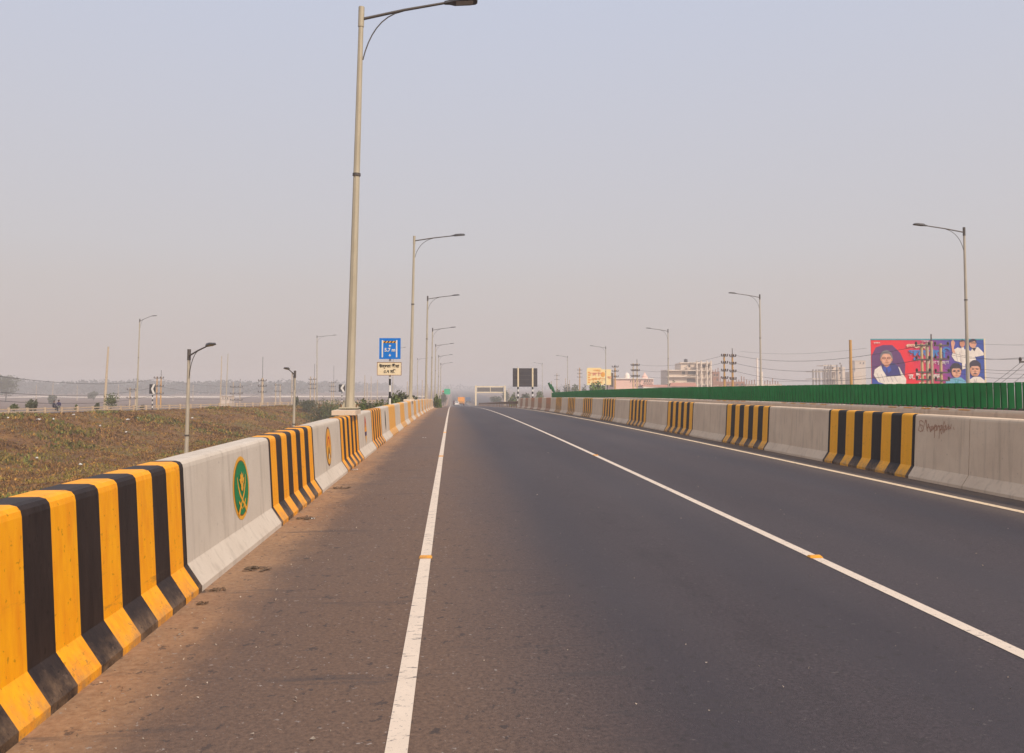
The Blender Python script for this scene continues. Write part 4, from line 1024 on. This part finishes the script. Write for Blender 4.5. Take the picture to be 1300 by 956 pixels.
pp([(1229, 493), (1231, 482), (1236, 478.5), (1244, 478), (1250, 483), (1250, 493)], 'p_white', .09)
el(1238, 466, 7.8, 9, 'p_hair', .10); el(1238, 470, 6.4, 8.2, 'p_skin', .115)
pp([(1231, 468), (1231.5, 461), (1238, 458), (1245, 461), (1245.4, 468), (1242, 464.6), (1234, 465)], 'p_hair', .13)
for dx in (-2.7, 2.7): el(1238 + dx, 468.6, 1.5, .7, 'p_hair', .13)
pp([(1235, 474.2), (1238, 473.4), (1241, 474.2), (1238, 474.9)], 'p_hair', .13)
pp([(1107.3, 493), (1107.3, 490), (1250, 489), (1250, 493)], 'p_royal', .14)
mb.build('portraits', BB)
def tx(s, px, py, size, m, col=None, bold=.01): text_mesh('lettering', s, size * k, M[m], bd.p(u(px), v(py), .16), ux, (0, 0, 1), BB, bold=bold * k * 10)
tx('\u0997\u09a3\u09a4\u09a8\u09cd\u09a4\u09cd\u09b0', 1166, 442, 7.5, 'cream', bold=.02)
tx('\u09ab\u09c1\u09b2\u09ac\u09be\u09a1\u09bc\u09bf', 1178, 453.5, 13.5, 'p_blue', bold=.05)
tx('\u09b8\u09ac\u09be\u0987\u0995\u09c7 \u09b6\u09c1\u09ad\u09c7\u099a\u09cd\u099b\u09be', 1189, 461.5, 4.6, 'white', bold=.01)
tx('\u09ae. \u0987. \u09b0\u09b9\u09ae\u09be\u09a8', 1174, 481, 8.5, 'white', bold=.03)
tx('\u09b8\u09be\u09a7\u09be\u09b0\u09a3', 1172, 487.6, 4, 'white', bold=.01)
tx('\u09b8\u09cd\u09ac\u09be\u0997\u09a4\u09ae', 1175, 434.2, 2.6, 'white'); tx('\u09b6\u09c1\u09ad\u09c7\u099a\u09cd\u099b\u09be', 1114, 436, 2.4, 'white'); tx('\u09b8\u09ad\u09be', 1228, 432.8, 2.4, 'white')
mb = MB(); bd.slab(mb, 0, HB + .003, W, HB + .18, .2, M['p_teal'], .05); mb.build('top_frame', BB)
mb = MB(); bd.slab(mb, W + .003, -1, W + .2, HB + .18, .2, M['cream'], .05); mb.build('side_frame', BB)
for q in range(6):
    mb = MB(); a = bd.p(W * (q + .5) / 6, 0, -.5); mb.tube([(a.x, a.y, PLAIN), (a.x, a.y, A.z + HB - .4)], .14, M['rustm'], 6); mb.build('support_post', BB)

# yellow hoarding
z = 185; k = z / F; A = at(745, 488.8, z); ux = Vector((1, -.05, 0)); YB = thing('billboard', (A.x + 2.5, A.y, PLAIN), 'yellow and cream printed hoarding with a cut out top behind the green tree', 'billboard')
bd = Board(A, ux); W = 31 * k; HH = 20 * k
M['y_bg'] = mat('hoarding_print', (0.95, 0.68, 0.30), .5, (0.85, 0.78, 0.42), .35, .9); M['y_or'] = mat('hoarding_orange', (0.85, 0.36, 0.05), .5); M['y_rd'] = mat('hoarding_red', (.7, .2, .12), .5)
mb = MB(); bd.slab(mb, 0, 0, W, HH, .2, M['y_bg']); bd.slab(mb, .1, HH + .003, W * .6, HH + 1.8 * k, .18, M['y_bg']); mb.build('printed_panel', YB)
mb = MB(); bd.ell(mb, 20.5 * k, 13.2 * k, 2.7 * k, 3.3 * k, M['y_or'], .03); bd.ell(mb, 20.5 * k, 13.2 * k, 1.8 * k, 2.3 * k, M['gold'], .05)
for q in range(5): bd.slab(mb, 1.5 * k, (2.6 + q * 3.1) * k, (4.0 + (q % 2)) * k, (4.4 + q * 3.1) * k, .01, M['y_or'], .04)
mb.build('print', YB)
def ty(s, px, py, size, m, bold=.02): text_mesh('lettering', s, size * k, M[m], bd.p((px - 745) * k, (488.8 - py) * k, .06), ux, (0, 0, 1), YB, bold=bold * k * 10)
ty('\u09ac\u09b8\u09ac\u09be\u09b8', 757, 477, 5.6, 'y_rd', .03); ty('\u09aa\u09cd\u09b2\u099f \u09ac\u09bf\u0995\u09cd\u09b0\u09df', 760, 482.5, 3.4, 'y_or'); ty('\u09af\u09cb\u0997\u09be\u09af\u09cb\u0997', 758, 486.5, 2.6, 'y_or'); ty('\u0986\u09ac\u09be\u09b8\u09a8', 758, 471.3, 2.6, 'y_or'); ty('\u09a8\u09a4\u09c1\u09a8', 774, 480, 2.8, 'y_rd')
mb = MB(); bd.slab(mb, W + .01, -2.3 * k, W + 3.0 * k, HH - 4.5 * k, 1.6, M['steel_d'], -.1); mb.build('side_panel', YB)
for q in (.15, .5, .85):
    mb = MB(); a = bd.p(W * q, 0, -.5); mb.tube([(a.x, a.y, PLAIN), (a.x, a.y, A.z + HH - .5)], .16, M['steel_d'], 6); mb.build('support_post', YB)

# ------------------------------------------------------------------ buildings
def wallm(n, c, c2): M[n] = mat(n, c, .85, c2, .5, .6); return M[n]
wallm('w_cream', (.70, .58, .47), (.56, .46, .38)); wallm('w_pink', (.86, .55, .45), (.75, .5, .42)); wallm('w_slab', (.78, .66, .54), (.64, .54, .44)); wallm('w_brick', (.36, .17, .11), (.28, .15, .11)); wallm('w_white', (.85, .76, .68), (.75, .64, .56))
wallm('w_red', (.52, .22, .15), (.42, .2, .14)); wallm('w_grey', (.30, .26, .24), (.24, .2, .19)); M['winr'] = mat('window_recess', (.07, .055, .055), .4, (.12, .09, .08), 1, .6)
def box_px(mb, x0, x1, yt, yb, z, depth, m, dz=0):
    a = at(x0, yb, z); b = at(x1, yt, z); zb = PLAIN if yb is None else a.z
    mb.box(((a.x + b.x) / 2, (a.y + b.y) / 2 + depth / 2 - dz, (zb + b.z) / 2), (abs(b.x - a.x), depth, b.z - zb), M[m] if isinstance(m, str) else m)
def to_ground(mb, x0, x1, yt, z, depth, m, dz=0):
    a = at(x0, yt, z); b = at(x1, yt, z); mb.box(((a.x + b.x) / 2, (a.y + b.y) / 2 + depth / 2 - dz, (PLAIN + b.z) / 2), (abs(b.x - a.x), depth, b.z - PLAIN), M[m])
def win(par, x0, x1, yt, yb, z):
    mb = MB(); box_px(mb, x0, x1, yt, yb, z, .12, 'winr', .06); w_ = mb.build('window', par)
    mb = MB(); a = at(x0 - .15, yb + .15, z); b = at(x1 + .15, yb + .15, z); mb.box(((a.x + b.x) / 2, (a.y + b.y) / 2 - .1, a.z - .08), (b.x - a.x, .35, .12), M['w_slab']); mb.build('sill', w_)
z = 330
b0 = at(875, 490, z); B1 = thing('building', (b0.x, b0.y, PLAIN), 'cream unfinished five storey building with open balconies and a roof tank', 'building')
mb = MB(); to_ground(mb, 848, 884.6, 469.5, z + 1, 12, 'w_cream'); to_ground(mb, 864, 890, 461, z + 2.5, 9, 'w_cream'); mb.build('left_wing', B1)
mb = MB(); to_ground(mb, 884.6, 903, 461.5, z + 1.2, 11, 'w_cream'); mb.build('stair_block', B1)
for i, yb in enumerate((470.4, 478.4, 487.2)):
    mb = MB(); box_px(mb, 846.5, 884.8, yb - .7, yb + .5, z - .6, 1.5, 'w_slab'); mb.build('floor_slab', B1)
for yb in (461, 470.5, 480, 488.6):
    mb = MB(); box_px(mb, 884.9, 904, yb - .6, yb + .5, z, 1.1, 'w_slab'); mb.build('floor_slab', B1)
mb = MB(); box_px(mb, 863, 903.5, 460.0, 461.2, z + 2, 2, 'w_slab'); mb.build('roof_slab', B1)
for xa in (884.7, 890.3, 897.5, 902.5):
    mb = MB(); a = at(xa, 458, z); mb.box((a.x, a.y, (PLAIN + a.z) / 2), (.5, .6, a.z - PLAIN), M['w_slab']); mb.build('column', B1)
for x0, x1, yt, yb in ((855, 862, 471.6, 475.3), (866, 869.8, 471.6, 475.3), (873.5, 883, 471.2, 475.6), (855, 862.5, 481, 484.6), (865.5, 870.5, 481, 484.8), (872, 882.3, 480.8, 484.9), (873.8, 876.4, 462.5, 466.5), (883.2, 886.3, 462.6, 465.5)): win(B1, x0, x1, yt, yb, z + .9)
for yt in (463.2, 472.5, 482.5): 
    for x0, x1 in ((885.6, 887.6), (891.5, 895.5), (898.6, 900.8)): win(B1, x0, x1, yt, yt + 3.6, z + 1.1)
a = at(870.6, 459, z + 4); mb = MB(); mb.tube([(a.x, a.y, a.z - .6), (a.x, a.y, a.z), (a.x, a.y, a.z + .8), (a.x, a.y, a.z + 1.1)], [.7, .75, .75, .25], M['signback'], 12); mb.build('water_tank', B1)
mb = MB(); a = at(868, 467.5, z + .8); b = at(876, 462.2, z + .8); mb.tube([a, b], .12, M['w_grey'], 5); mb.build('stair_rail', B1)
z = 345; b0 = at(909, 490, z); B2 = thing('building', (b0.x, b0.y, PLAIN), 'reddish brick building under construction with projecting rods beside the cream one', 'building')
mb = MB(); to_ground(mb, 904.5, 913.5, 472, z, 9, 'w_brick'); to_ground(mb, 913.5, 946, 484.5, z + 1, 12, 'w_brick'); to_ground(mb, 946, 993, 487.5, z + 4, 12, 'w_cream'); mb.build('wall', B2)
for i in range(26):
    x_ = 905 + i * 3.3; a = at(x_, 473 if x_ < 914 else 485 if x_ < 946 else 488, z + 2); hh = U(.9, 2.8); mb = MB(); mb.box((a.x, a.y, a.z + hh / 2 - .1), (.28, .28, hh), M['w_brick']); mb.build('column_stub', B2)
for x0 in (906, 909.6): 
    for yt in (474.5, 480.5, 486): win(B2, x0, x0 + 2.1, yt, yt + 3, z - .1)
for x0 in (917, 923, 929, 935, 941): win(B2, x0, x0 + 2.4, 487, 489.5, z + .8)
z = 300; b0 = at(800, 490, z); B3 = thing('building', (b0.x, b0.y, PLAIN), 'long pink building with a white dome and a pink dome on its roof', 'building')
mb = MB(); to_ground(mb, 779, 830, 481, z, 14, 'w_pink'); mb.build('wall', B3)
mb = MB(); box_px(mb, 778.5, 830.5, 480.2, 481.3, z - .5, 15, 'w_white'); mb.build('parapet', B3)
for cx, r, yt, m in ((796, 3.6, 472.8, 'w_white'), (818.5, 3.8, 472.5, 'w_pink')):
    c = at(cx, 480.5, z + 4); kk = z / F; mb = MB(); n_ = 14; prof = [(r, 0), (r, 2.6), (r * .95, 4.2), (r * .75, 5.8), (r * .4, 7.0), (.2, 7.6), (.12, 8.8)] if m == 'w_white' else [(r * 1.1, 0), (r, 2.0), (r * .8, 3.2), (r * .45, 5.2), (.5, 7), (.15, 8.6)]
    vs = [(c.x + rr * kk * math.cos(6.283 * j / n_), c.y + rr * kk * math.sin(6.283 * j / n_), c.z + h * kk) for rr, h in prof for j in range(n_)]
    mb.faces(vs, [(i * n_ + j, i * n_ + (j + 1) % n_, (i + 1) * n_ + (j + 1) % n_, (i + 1) * n_ + j) for i in range(len(prof) - 1) for j in range(n_)], M[m], True); mb.build('dome', B3)
for yt in (483.0, 487.8):
    for i in range(16):
        x0 = 781.5 + i * 3.05
        if i in (5, 11): continue
        win(B3, x0, x0 + 1.3, yt, yt + 1.9, z - .1)
z = 270; b0 = at(860, 490, z); B4 = thing('shed', (b0.x, b0.y, PLAIN), 'low shed with a dusty red roof before the cream building', 'shed')
mb = MB(); to_ground(mb, 816, 884, 491, z, 9, 'w_white'); mb.build('wall', B4)
mb = MB()
for x0, x1, yr, ye in ((815, 850, 488.5, 491.2), (850, 885, 486.0, 490.6)):
    a = at(x0, ye, z - .6); b = at(x1, ye, z - .6); c = at(x1 - 2, yr, z + 5); d = at(x0 + 2, yr, z + 5); c2 = at(x0, ye, z); 
    mb.poly([a, b, c, d], M['w_red']); mb.poly([d, c, b + Vector((0, 11, 0)), a + Vector((0, 11, 0))], M['w_red'])
mb.build('roof', B4)
z = 360; b0 = at(1045, 490, z); B5 = thing('building', (b0.x, b0.y, PLAIN), 'faint building frame under construction with open columns left of the plain orange pole', 'building')
mb = MB(); to_ground(mb, 1057, 1073, 466, z + 3, 9, 'w_cream'); to_ground(mb, 1084, 1094, 472, z + 12, 9, 'w_cream'); mb.build('wall', B5)
for xa in (1032, 1036, 1040, 1045, 1047.5, 1051.5, 1054.5, 1062.5, 1068):
    mb = MB(); yt = 469 if xa < 1046 else 463; a = at(xa, yt, z); mb.box((a.x, a.y, (PLAIN + a.z) / 2), (.55, .55, a.z - PLAIN), M['w_grey']); mb.build('column', B5)
for x0, x1, yb in ((1031, 1064, 471.2), (1045, 1064, 463.6), (1031, 1064, 480.5), (1046, 1064, 469)):
    mb = MB(); box_px(mb, x0, x1, yb, yb + 1.0, z - .2, 7, 'w_slab'); mb.build('floor_slab', B5)
for x0, yt in ((1065.5, 460.5), (1065.5, 466.5), (1065.5, 472), (1066.5, 478.3), (1058, 472), (1061, 474), (1058, 481), (1062.5, 483), (1067, 484)): win(B5, x0, x0 + 1.8, yt, yt + 2.0, z + 2.8)
z = 320; b0 = at(962, 490, z); B6 = thing('tower', (b0.x, b0.y, PLAIN), 'narrow white tower seen just left of the second lamp pole', 'tower')
mb = MB(); to_ground(mb, 960.6, 962.6, 454.5, z, .7, 'w_white'); mb.build('shaft', B6)
mb = MB(); to_ground(mb, 966.3, 968.6, 472, z + 3, 2, 'w_white'); mb.build('annex', B6)
z = 520; b0 = at(20, 500, z)
for i, (x0, x1, yt, zz, lab) in enumerate(((281, 291, 503, 330, 'small cream hut at the foot of the slim pair of poles'), (1085, 1099, 458, 520, 'very faint tall block between the orange pole and the billboard'))):
    c = at((x0 + x1) / 2, 500, zz); B = thing('building', (c.x, c.y, PLAIN), lab, 'building'); mb = MB(); to_ground(mb, x0, x1, yt, zz, 8, 'w_cream'); mb.build('wall', B)
    mb = MB(); box_px(mb, x0 - .3, x1 + .3, yt - .5, yt, zz - .3, 9, 'w_slab'); mb.build('roof_slab', B)
    for q in range(3): 
        w0 = x0 + (x1 - x0) * (.15 + q * .3); win(B, w0, w0 + (x1 - x0) * .12, yt + (2 if i else 1.5), yt + (4 if i else 3.5), zz - .1)

# ------------------------------------------------------------------ vehicles beyond the crest
def wheel(par, c, r, w):
    mb = MB(); mb.tube([(c[0] - w / 2, c[1], c[2]), (c[0] + w / 2, c[1], c[2])], r, M['tyre'], 14); wh = mb.build('wheel', par)
    mb = MB(); mb.tube([(c[0] - w / 2 - .01, c[1], c[2]), (c[0] + w / 2 + .01, c[1], c[2])], r * .5, M['steel_g'], 10); mb.build('rim', wh)
def truck(px, z, label, m, wid=2.3, hgt=3.0):
    c = at(px, 512, z); x, y = c.x, c.y; g0 = rz(y)
    t = thing('truck', (x, y, g0), label, 'truck', 'trucks on the far road')
    mb = MB(); mb.box((x, y + 2.4, g0 + .95), (wid * .8, 6.6, .22), M['steel_d']); mb.build('chassis', t)
    mb = MB(); L = 4.6
    mb.box((x, y + L / 2, g0 + 1.12), (wid, L, .12), m); mb.box((x - wid / 2 + .04, y + L / 2, g0 + (1.18 + hgt) / 2), (.08, L, hgt - 1.18), m); mb.box((x + wid / 2 - .04, y + L / 2, g0 + (1.18 + hgt) / 2), (.08, L, hgt - 1.18), m)
    mb.box((x, y + L - .04, g0 + (1.18 + hgt) / 2), (wid - .16, .08, hgt - 1.18), m)
    for q in range(6): mb.box((x - wid / 2 - .03, y + .3 + q * .8, g0 + (1.18 + hgt) / 2), (.06, .1, hgt - 1.25), m); mb.box((x + wid / 2 + .03, y + .3 + q * .8, g0 + (1.18 + hgt) / 2), (.06, .1, hgt - 1.25), m)
    mb.build('cargo_bed', t)
    mb = MB(); mb.box((x, y + .03, g0 + (1.2 + hgt - .2) / 2), (wid - .2, .07, hgt - 1.4), m); mb.box((x, y - .03, g0 + 1.5), (wid - .3, .05, .1), M['brown']); mb.build('tailgate', t)
    mb = MB(); mb.box((x, y + 5.5, g0 + 1.75), (wid * .92, 1.6, 1.7), m); cb = mb.build('cab', t)
    mb = MB(); mb.box((x, y + 6.32, g0 + 2.1), (wid * .8, .05, .7), M['glass']); mb.build('windscreen', cb)
    mb = MB(); mb.box((x, y - .12, g0 + .80), (wid * .95, .12, .42), m); mb.build('bumper', t)
    for s_ in (-1, 1):
        mb = MB(); mb.box((x + s_ * wid * .38, y - .19, g0 + .74), (.2, .03, .12), M['red']); mb.build('tail_light', t)
        wheel(t, (x + s_ * (wid / 2 - .25), y + 1.2, g0 + .5), .5, .45); wheel(t, (x + s_ * (wid / 2 - .25), y + 5.4, g0 + .5), .5, .3)
truck(585.6, 300, 'orange open backed truck driving away just beyond the crest', M['orange'], 2.35, 3.0)
truck(594.5, 400, 'hazy blue truck further away beside the orange one', mat('truck_blue', (.04, .12, .25), .6), 2.3, 2.3)
# white car
c = at(580, 512, 292); x, y = c.x, c.y; g0 = rz(y); CA = thing('car', (x, y, g0), 'white car beside the orange truck beyond the crest', 'car')
sec = [(0, .35, .30, .78), (.12, .3, .30, .95), (.75, .3, .30, 1.0), (2.9, .3, .30, .98), (3.9, .3, .35, .80), (4.1, .4, .4, .6)]
mb = MB(); vs = []
for yy_, inset, zl, zh in sec:
    w_ = .84 if 0 < yy_ < 4 else .76; vs += [(x - w_, y + yy_, g0 + zl), (x + w_, y + yy_, g0 + zl), (x + w_, y + yy_, g0 + zh - .1), (x + w_ - .08, y + yy_, g0 + zh), (x - w_ + .08, y + yy_, g0 + zh), (x - w_, y + yy_, g0 + zh - .1)]
fs = [tuple(range(5, -1, -1)), tuple(range(30, 36))]
for i in range(5):
    for j in range(6): fs.append((i * 6 + j, i * 6 + (j + 1) % 6, (i + 1) * 6 + (j + 1) % 6, (i + 1) * 6 + j))
mb.faces(vs, fs, M['white']); mb.build('body', CA)
mb = MB(); q = [(.35, .76, .97), (.75, .62, 1.42), (2.1, .62, 1.45), (2.85, .74, .97)]; vs = [(x + s_ * w_, y + a, g0 + h) for a, w_, h in q for s_ in (-1, 1)]
mb.faces(vs, [(0, 1, 3, 2), (2, 3, 5, 4), (4, 5, 7, 6), (0, 2, 4, 6), (1, 7, 5, 3)], M['white']); cb = mb.build('cabin', CA)
mb = MB(); mb.poly([(x - .6, y + .36, g0 + 1.03), (x + .6, y + .36, g0 + 1.03), (x + .52, y + .66, g0 + 1.36), (x - .52, y + .66, g0 + 1.36)], M['glass']); mb.build('rear_window', cb)
for s_ in (-1, 1):
    mb = MB(); mb.box((x + s_ * .68, y - .01, g0 + .72), (.26, .03, .14), M['red']); mb.build('tail_light', CA)
    for yy_ in (.8, 3.3): wheel(CA, (x + s_ * .74, y + yy_, g0 + .31), .31, .2)

# people: skin based bodies
def person(joints, edges, radii, hairdata, loc, rotz, label, cloth, legm, group=None, sc_=1.0, cat='person'):
    me = bpy.data.meshes.new('person'); me.from_pydata([Vector(j) * sc_ for j in joints], edges, []); o = bpy.data.objects.new('person', me); COL.objects.link(o)
    o.location = loc; o.rotation_euler = (0, 0, rotz)
    sk = o.modifiers.new('skin', 'SKIN'); ss = o.modifiers.new('sub', 'SUBSURF'); ss.levels = 1; ss.render_levels = 1
    for i, r in enumerate(radii):
        s_ = me.skin_vertices[0].data[i]; rr = r if isinstance(r, tuple) else (r, r); s_.radius = (rr[0] * sc_, rr[1] * sc_); s_.use_root = (i == 0)
    dg = bpy.context.evaluated_depsgraph_get(); m2 = bpy.data.meshes.new_from_object(o.evaluated_get(dg)); o.modifiers.clear(); o.data = m2; m2.name = 'person'
    m2.materials.clear()
    for m in (cloth, legm, M['skin'], M['tyre']): m2.materials.append(m)
    hz = hairdata[0]
    for f in m2.polygons:
        c = f.center / sc_
        f.use_smooth = True
        f.material_index = 2 if c.z > hz - .06 else (1 if c.z < hairdata[3] or (c.y < -.18 and c.z < hairdata[3] + .12 and hairdata[4]) else 0)
    tag(o, label, cat, group)
    mb = MB(); c = Vector((0, hairdata[1], hairdata[2])); vs = []; n_ = 10
    for i in range(5):
        a = math.pi / 2 * i / 4
        for j in range(n_): b = 6.283 * j / n_; vs.append((c.x + .095 * math.cos(a) * math.cos(b), c.y + .11 * math.cos(a) * math.sin(b), c.z + .11 * math.sin(a)))
    mb.faces([Vector(q) * sc_ for q in vs], [(i * n_ + j, i * n_ + (j + 1) % n_, (i + 1) * n_ + (j + 1) % n_, (i + 1) * n_ + j) for i in range(4) for j in range(n_)], M['hair'], True)
    h = mb.build('hair'); h.parent = o
    return o
M['c_dark'] = mat('dark_shirt', (.03, .028, .05), .9); M['c_navy'] = mat('navy_shirt', (.035, .03, .09), .9); M['c_trs'] = mat('grey_green_trousers', (.16, .17, .14), .9); M['c_pale'] = mat('pale_trousers', (.5, .42, .3), .9)
def seated(px, z, rotz, label, cloth, legm, s_=1.0):
    z = rail_z(px); c = at(px, 500, z); y = c.y; x = c.x; zt = railG(y) + .645
    # local: seat at origin, facing -Y
    J = [(0, 0, .10), (0, .0, .32), (0, -.02, .50), (0, -.03, .60), (0, -.06, .70), (0, -.07, .80), (-.1, -.02, .09), (-.13, -.38, .10), (-.13, -.40, -.30), (-.13, -.50, -.36), (.1, -.02, .09), (.13, -.38, .10), (.13, -.40, -.30), (.13, -.50, -.36), (-.19, -.02, .49), (-.24, -.08, .25), (-.12, -.30, .17), (.19, -.02, .49), (.24, -.08, .25), (.12, -.30, .17)]
    E = [(0, 1), (1, 2), (2, 3), (3, 4), (4, 5), (0, 6), (6, 7), (7, 8), (8, 9), (0, 10), (10, 11), (11, 12), (12, 13), (2, 14), (14, 15), (15, 16), (2, 17), (17, 18), (18, 19)]
    Rr = [(.15, .11), (.14, .10), (.15, .09), .05, .085, .07, .09, .07, .05, .045, .09, .07, .05, .045, .055, .042, .035, .055, .042, .035]
    return person(J, E, Rr, (.66, -.055, .745, .16, True), (x, y, zt), rotz, label, cloth, legm, 'people sitting on the ramp railing', s_)
seated(68.5, 92, 2.6, 'person in dark clothes sitting on the railing with the back turned', M['c_dark'], M['c_dark'], .98)
seated(75.2, 92, -.1, 'person in a navy shirt sitting on the railing facing the road, legs hanging', M['c_navy'], M['c_trs'], 1.08)
# motorcyclist
c = at(576.3, 512, 240); x, y = c.x, c.y; g0 = rz(y)
MC = thing('motorcycle', (x, y, g0), 'dark motorcycle ridden away just before the white car', 'motorcycle')
for yy_ in (0, 1.3):
    mb = MB(); mb.tube([(x - .06, y + yy_, g0 + .31), (x + .06, y + yy_, g0 + .31)], .31, M['tyre'], 16); wq = mb.build('wheel', MC)
mb = MB(); mb.tube([(x, y + .05, g0 + .5), (x, y + .5, g0 + .62), (x, y + .95, g0 + .8), (x, y + 1.15, g0 + .85)], [.08, .14, .15, .07], M['black'], 8); mb.build('body', MC)
mb = MB(); mb.box((x, y + .3, g0 + .78), (.26, .7, .10), M['tyre']); mb.build('seat', MC)
mb = MB(); mb.tube([(x - .35, y + .95, g0 + 1.05), (x, y + 1.08, g0 + .98), (x + .35, y + .95, g0 + 1.05)], .02, M['steel_d'], 6); mb.build('handlebar', MC)
mb = MB(); mb.box((x, y - .2, g0 + .66), (.14, .05, .08), M['red']); mb.build('tail_light', MC)
J = [(0, 0, .10), (0, .06, .34), (0, .12, .54), (0, .13, .63), (0, .15, .73), (0, .15, .84), (-.12, .05, .06), (-.2, .42, .02), (-.17, .28, -.42), (-.17, .42, -.46), (.12, .05, .06), (.2, .42, .02), (.17, .28, -.42), (.17, .42, -.46), (-.2, .12, .52), (-.33, .32, .36), (-.32, .62, .27), (.2, .12, .52), (.33, .32, .36), (.32, .62, .27)]
E = [(0, 1), (1, 2), (2, 3), (3, 4), (4, 5), (0, 6), (6, 7), (7, 8), (8, 9), (0, 10), (10, 11), (11, 12), (12, 13), (2, 14), (14, 15), (15, 16), (2, 17), (17, 18), (18, 19)]
Rr = [(.16, .12), (.15, .11), (.16, .1), .055, .095, .08, .1, .075, .055, .05, .1, .075, .055, .05, .06, .045, .04, .06, .045, .04]
M['c_maroon'] = mat('maroon_jacket', (.10, .02, .05), .9)
person(J, E, Rr, (.68, .15, .78, .12, False), (x, y + .3, g0 + .80), 0, 'person in a dark maroon jacket riding the motorcycle', M['c_maroon'], M['c_dark'])

# ------------------------------------------------------------------ haze, sky, sun
mb = MB(); S = 3300; mb.box((0, 300, (14.5 - 8.2) / 2), (2 * S, 2 * S, 14.5 + 8.2), None); 
me = bpy.data.meshes.new('haze'); me.from_pydata(mb.v, [], mb.f); hz = bpy.data.objects.new('haze', me); COL.objects.link(hz); hz['kind'] = 'stuff'; hz['label'] = 'pale dusty haze over the whole place'; hz['category'] = 'haze'
mh = bpy.data.materials.new('haze'); mh.use_nodes = True; nt = mh.node_tree; nt.nodes.remove(nt.nodes['Principled BSDF'])
pv = nt.nodes.new('ShaderNodeVolumePrincipled'); pv.inputs['Color'].default_value = (.93, .90, .90, 1); pv.inputs['Density'].default_value = .00118; pv.inputs['Anisotropy'].default_value = .1
nt.links.new(pv.outputs[0], nt.nodes['Material Output'].inputs['Volume']); me.materials.append(mh)

SUN_EL = 40; SUN_AZ = 205   # compass bearing seen from the camera, +Y is 0: sun behind and to the right would be 180-ish
sun_dir = Vector((math.sin(math.radians(150)) * math.cos(math.radians(SUN_EL)), math.cos(math.radians(150)) * math.cos(math.radians(SUN_EL)), math.sin(math.radians(SUN_EL))))
w = bpy.data.worlds.new('World'); sc.world = w; w.use_nodes = True; g = G(w); N = g.N; Lk = g.L
bg = N['Background']; sky = N.new('ShaderNodeTexSky'); sky.sky_type = 'NISHITA'; sky.sun_disc = False
sky.sun_elevation = math.radians(SUN_EL); sky.sun_rotation = math.radians(150); sky.dust_density = 5; sky.air_density = 1.2; sky.ozone_density = 2.0
tc = N.new('ShaderNodeTexCoord'); sp = N.new('ShaderNodeSeparateXYZ'); Lk.new(tc.outputs['Generated'], sp.inputs[0])
hf = g.rng(sp.outputs[2], 0.0, .62, .98, .88, False)
hz1 = g.mix(g.rng(sp.outputs[2], .0, .16, 0, 1, False), (4.95, 4.25, 4.05), (5.05, 4.75, 4.75))
hz2 = g.mix(g.rng(sp.outputs[2], .12, .46, 0, 1, False), hz1, (4.9, 5.2, 6.25))
c2 = g.mix(hf, sky.outputs[0], hz2)
Lk.new(c2, bg.inputs['Color']); bg.inputs['Strength'].default_value = .122
sl = bpy.data.lights.new('sun', 'SUN'); sl.energy = 3.5; sl.angle = math.radians(4); sl.color = (1.0, .84, .66)
so = bpy.data.objects.new('sun', sl); COL.objects.link(so); so.rotation_euler = sun_dir.to_track_quat('Z', 'Y').to_euler()

# ------------------------------------------------------------------ render settings
vs_ = sc.view_settings; vs_.view_transform = 'Standard'; vs_.look = 'None'; vs_.gamma = 1; vs_.exposure = 0; vs_.use_curve_mapping = False
sc.cycles.max_bounces = 5; sc.cycles.diffuse_bounces = 3; sc.cycles.volume_bounces = 1; sc.cycles.use_denoising = True
sc.cycles.volume_step_rate = 5; sc.cycles.volume_max_steps = 64
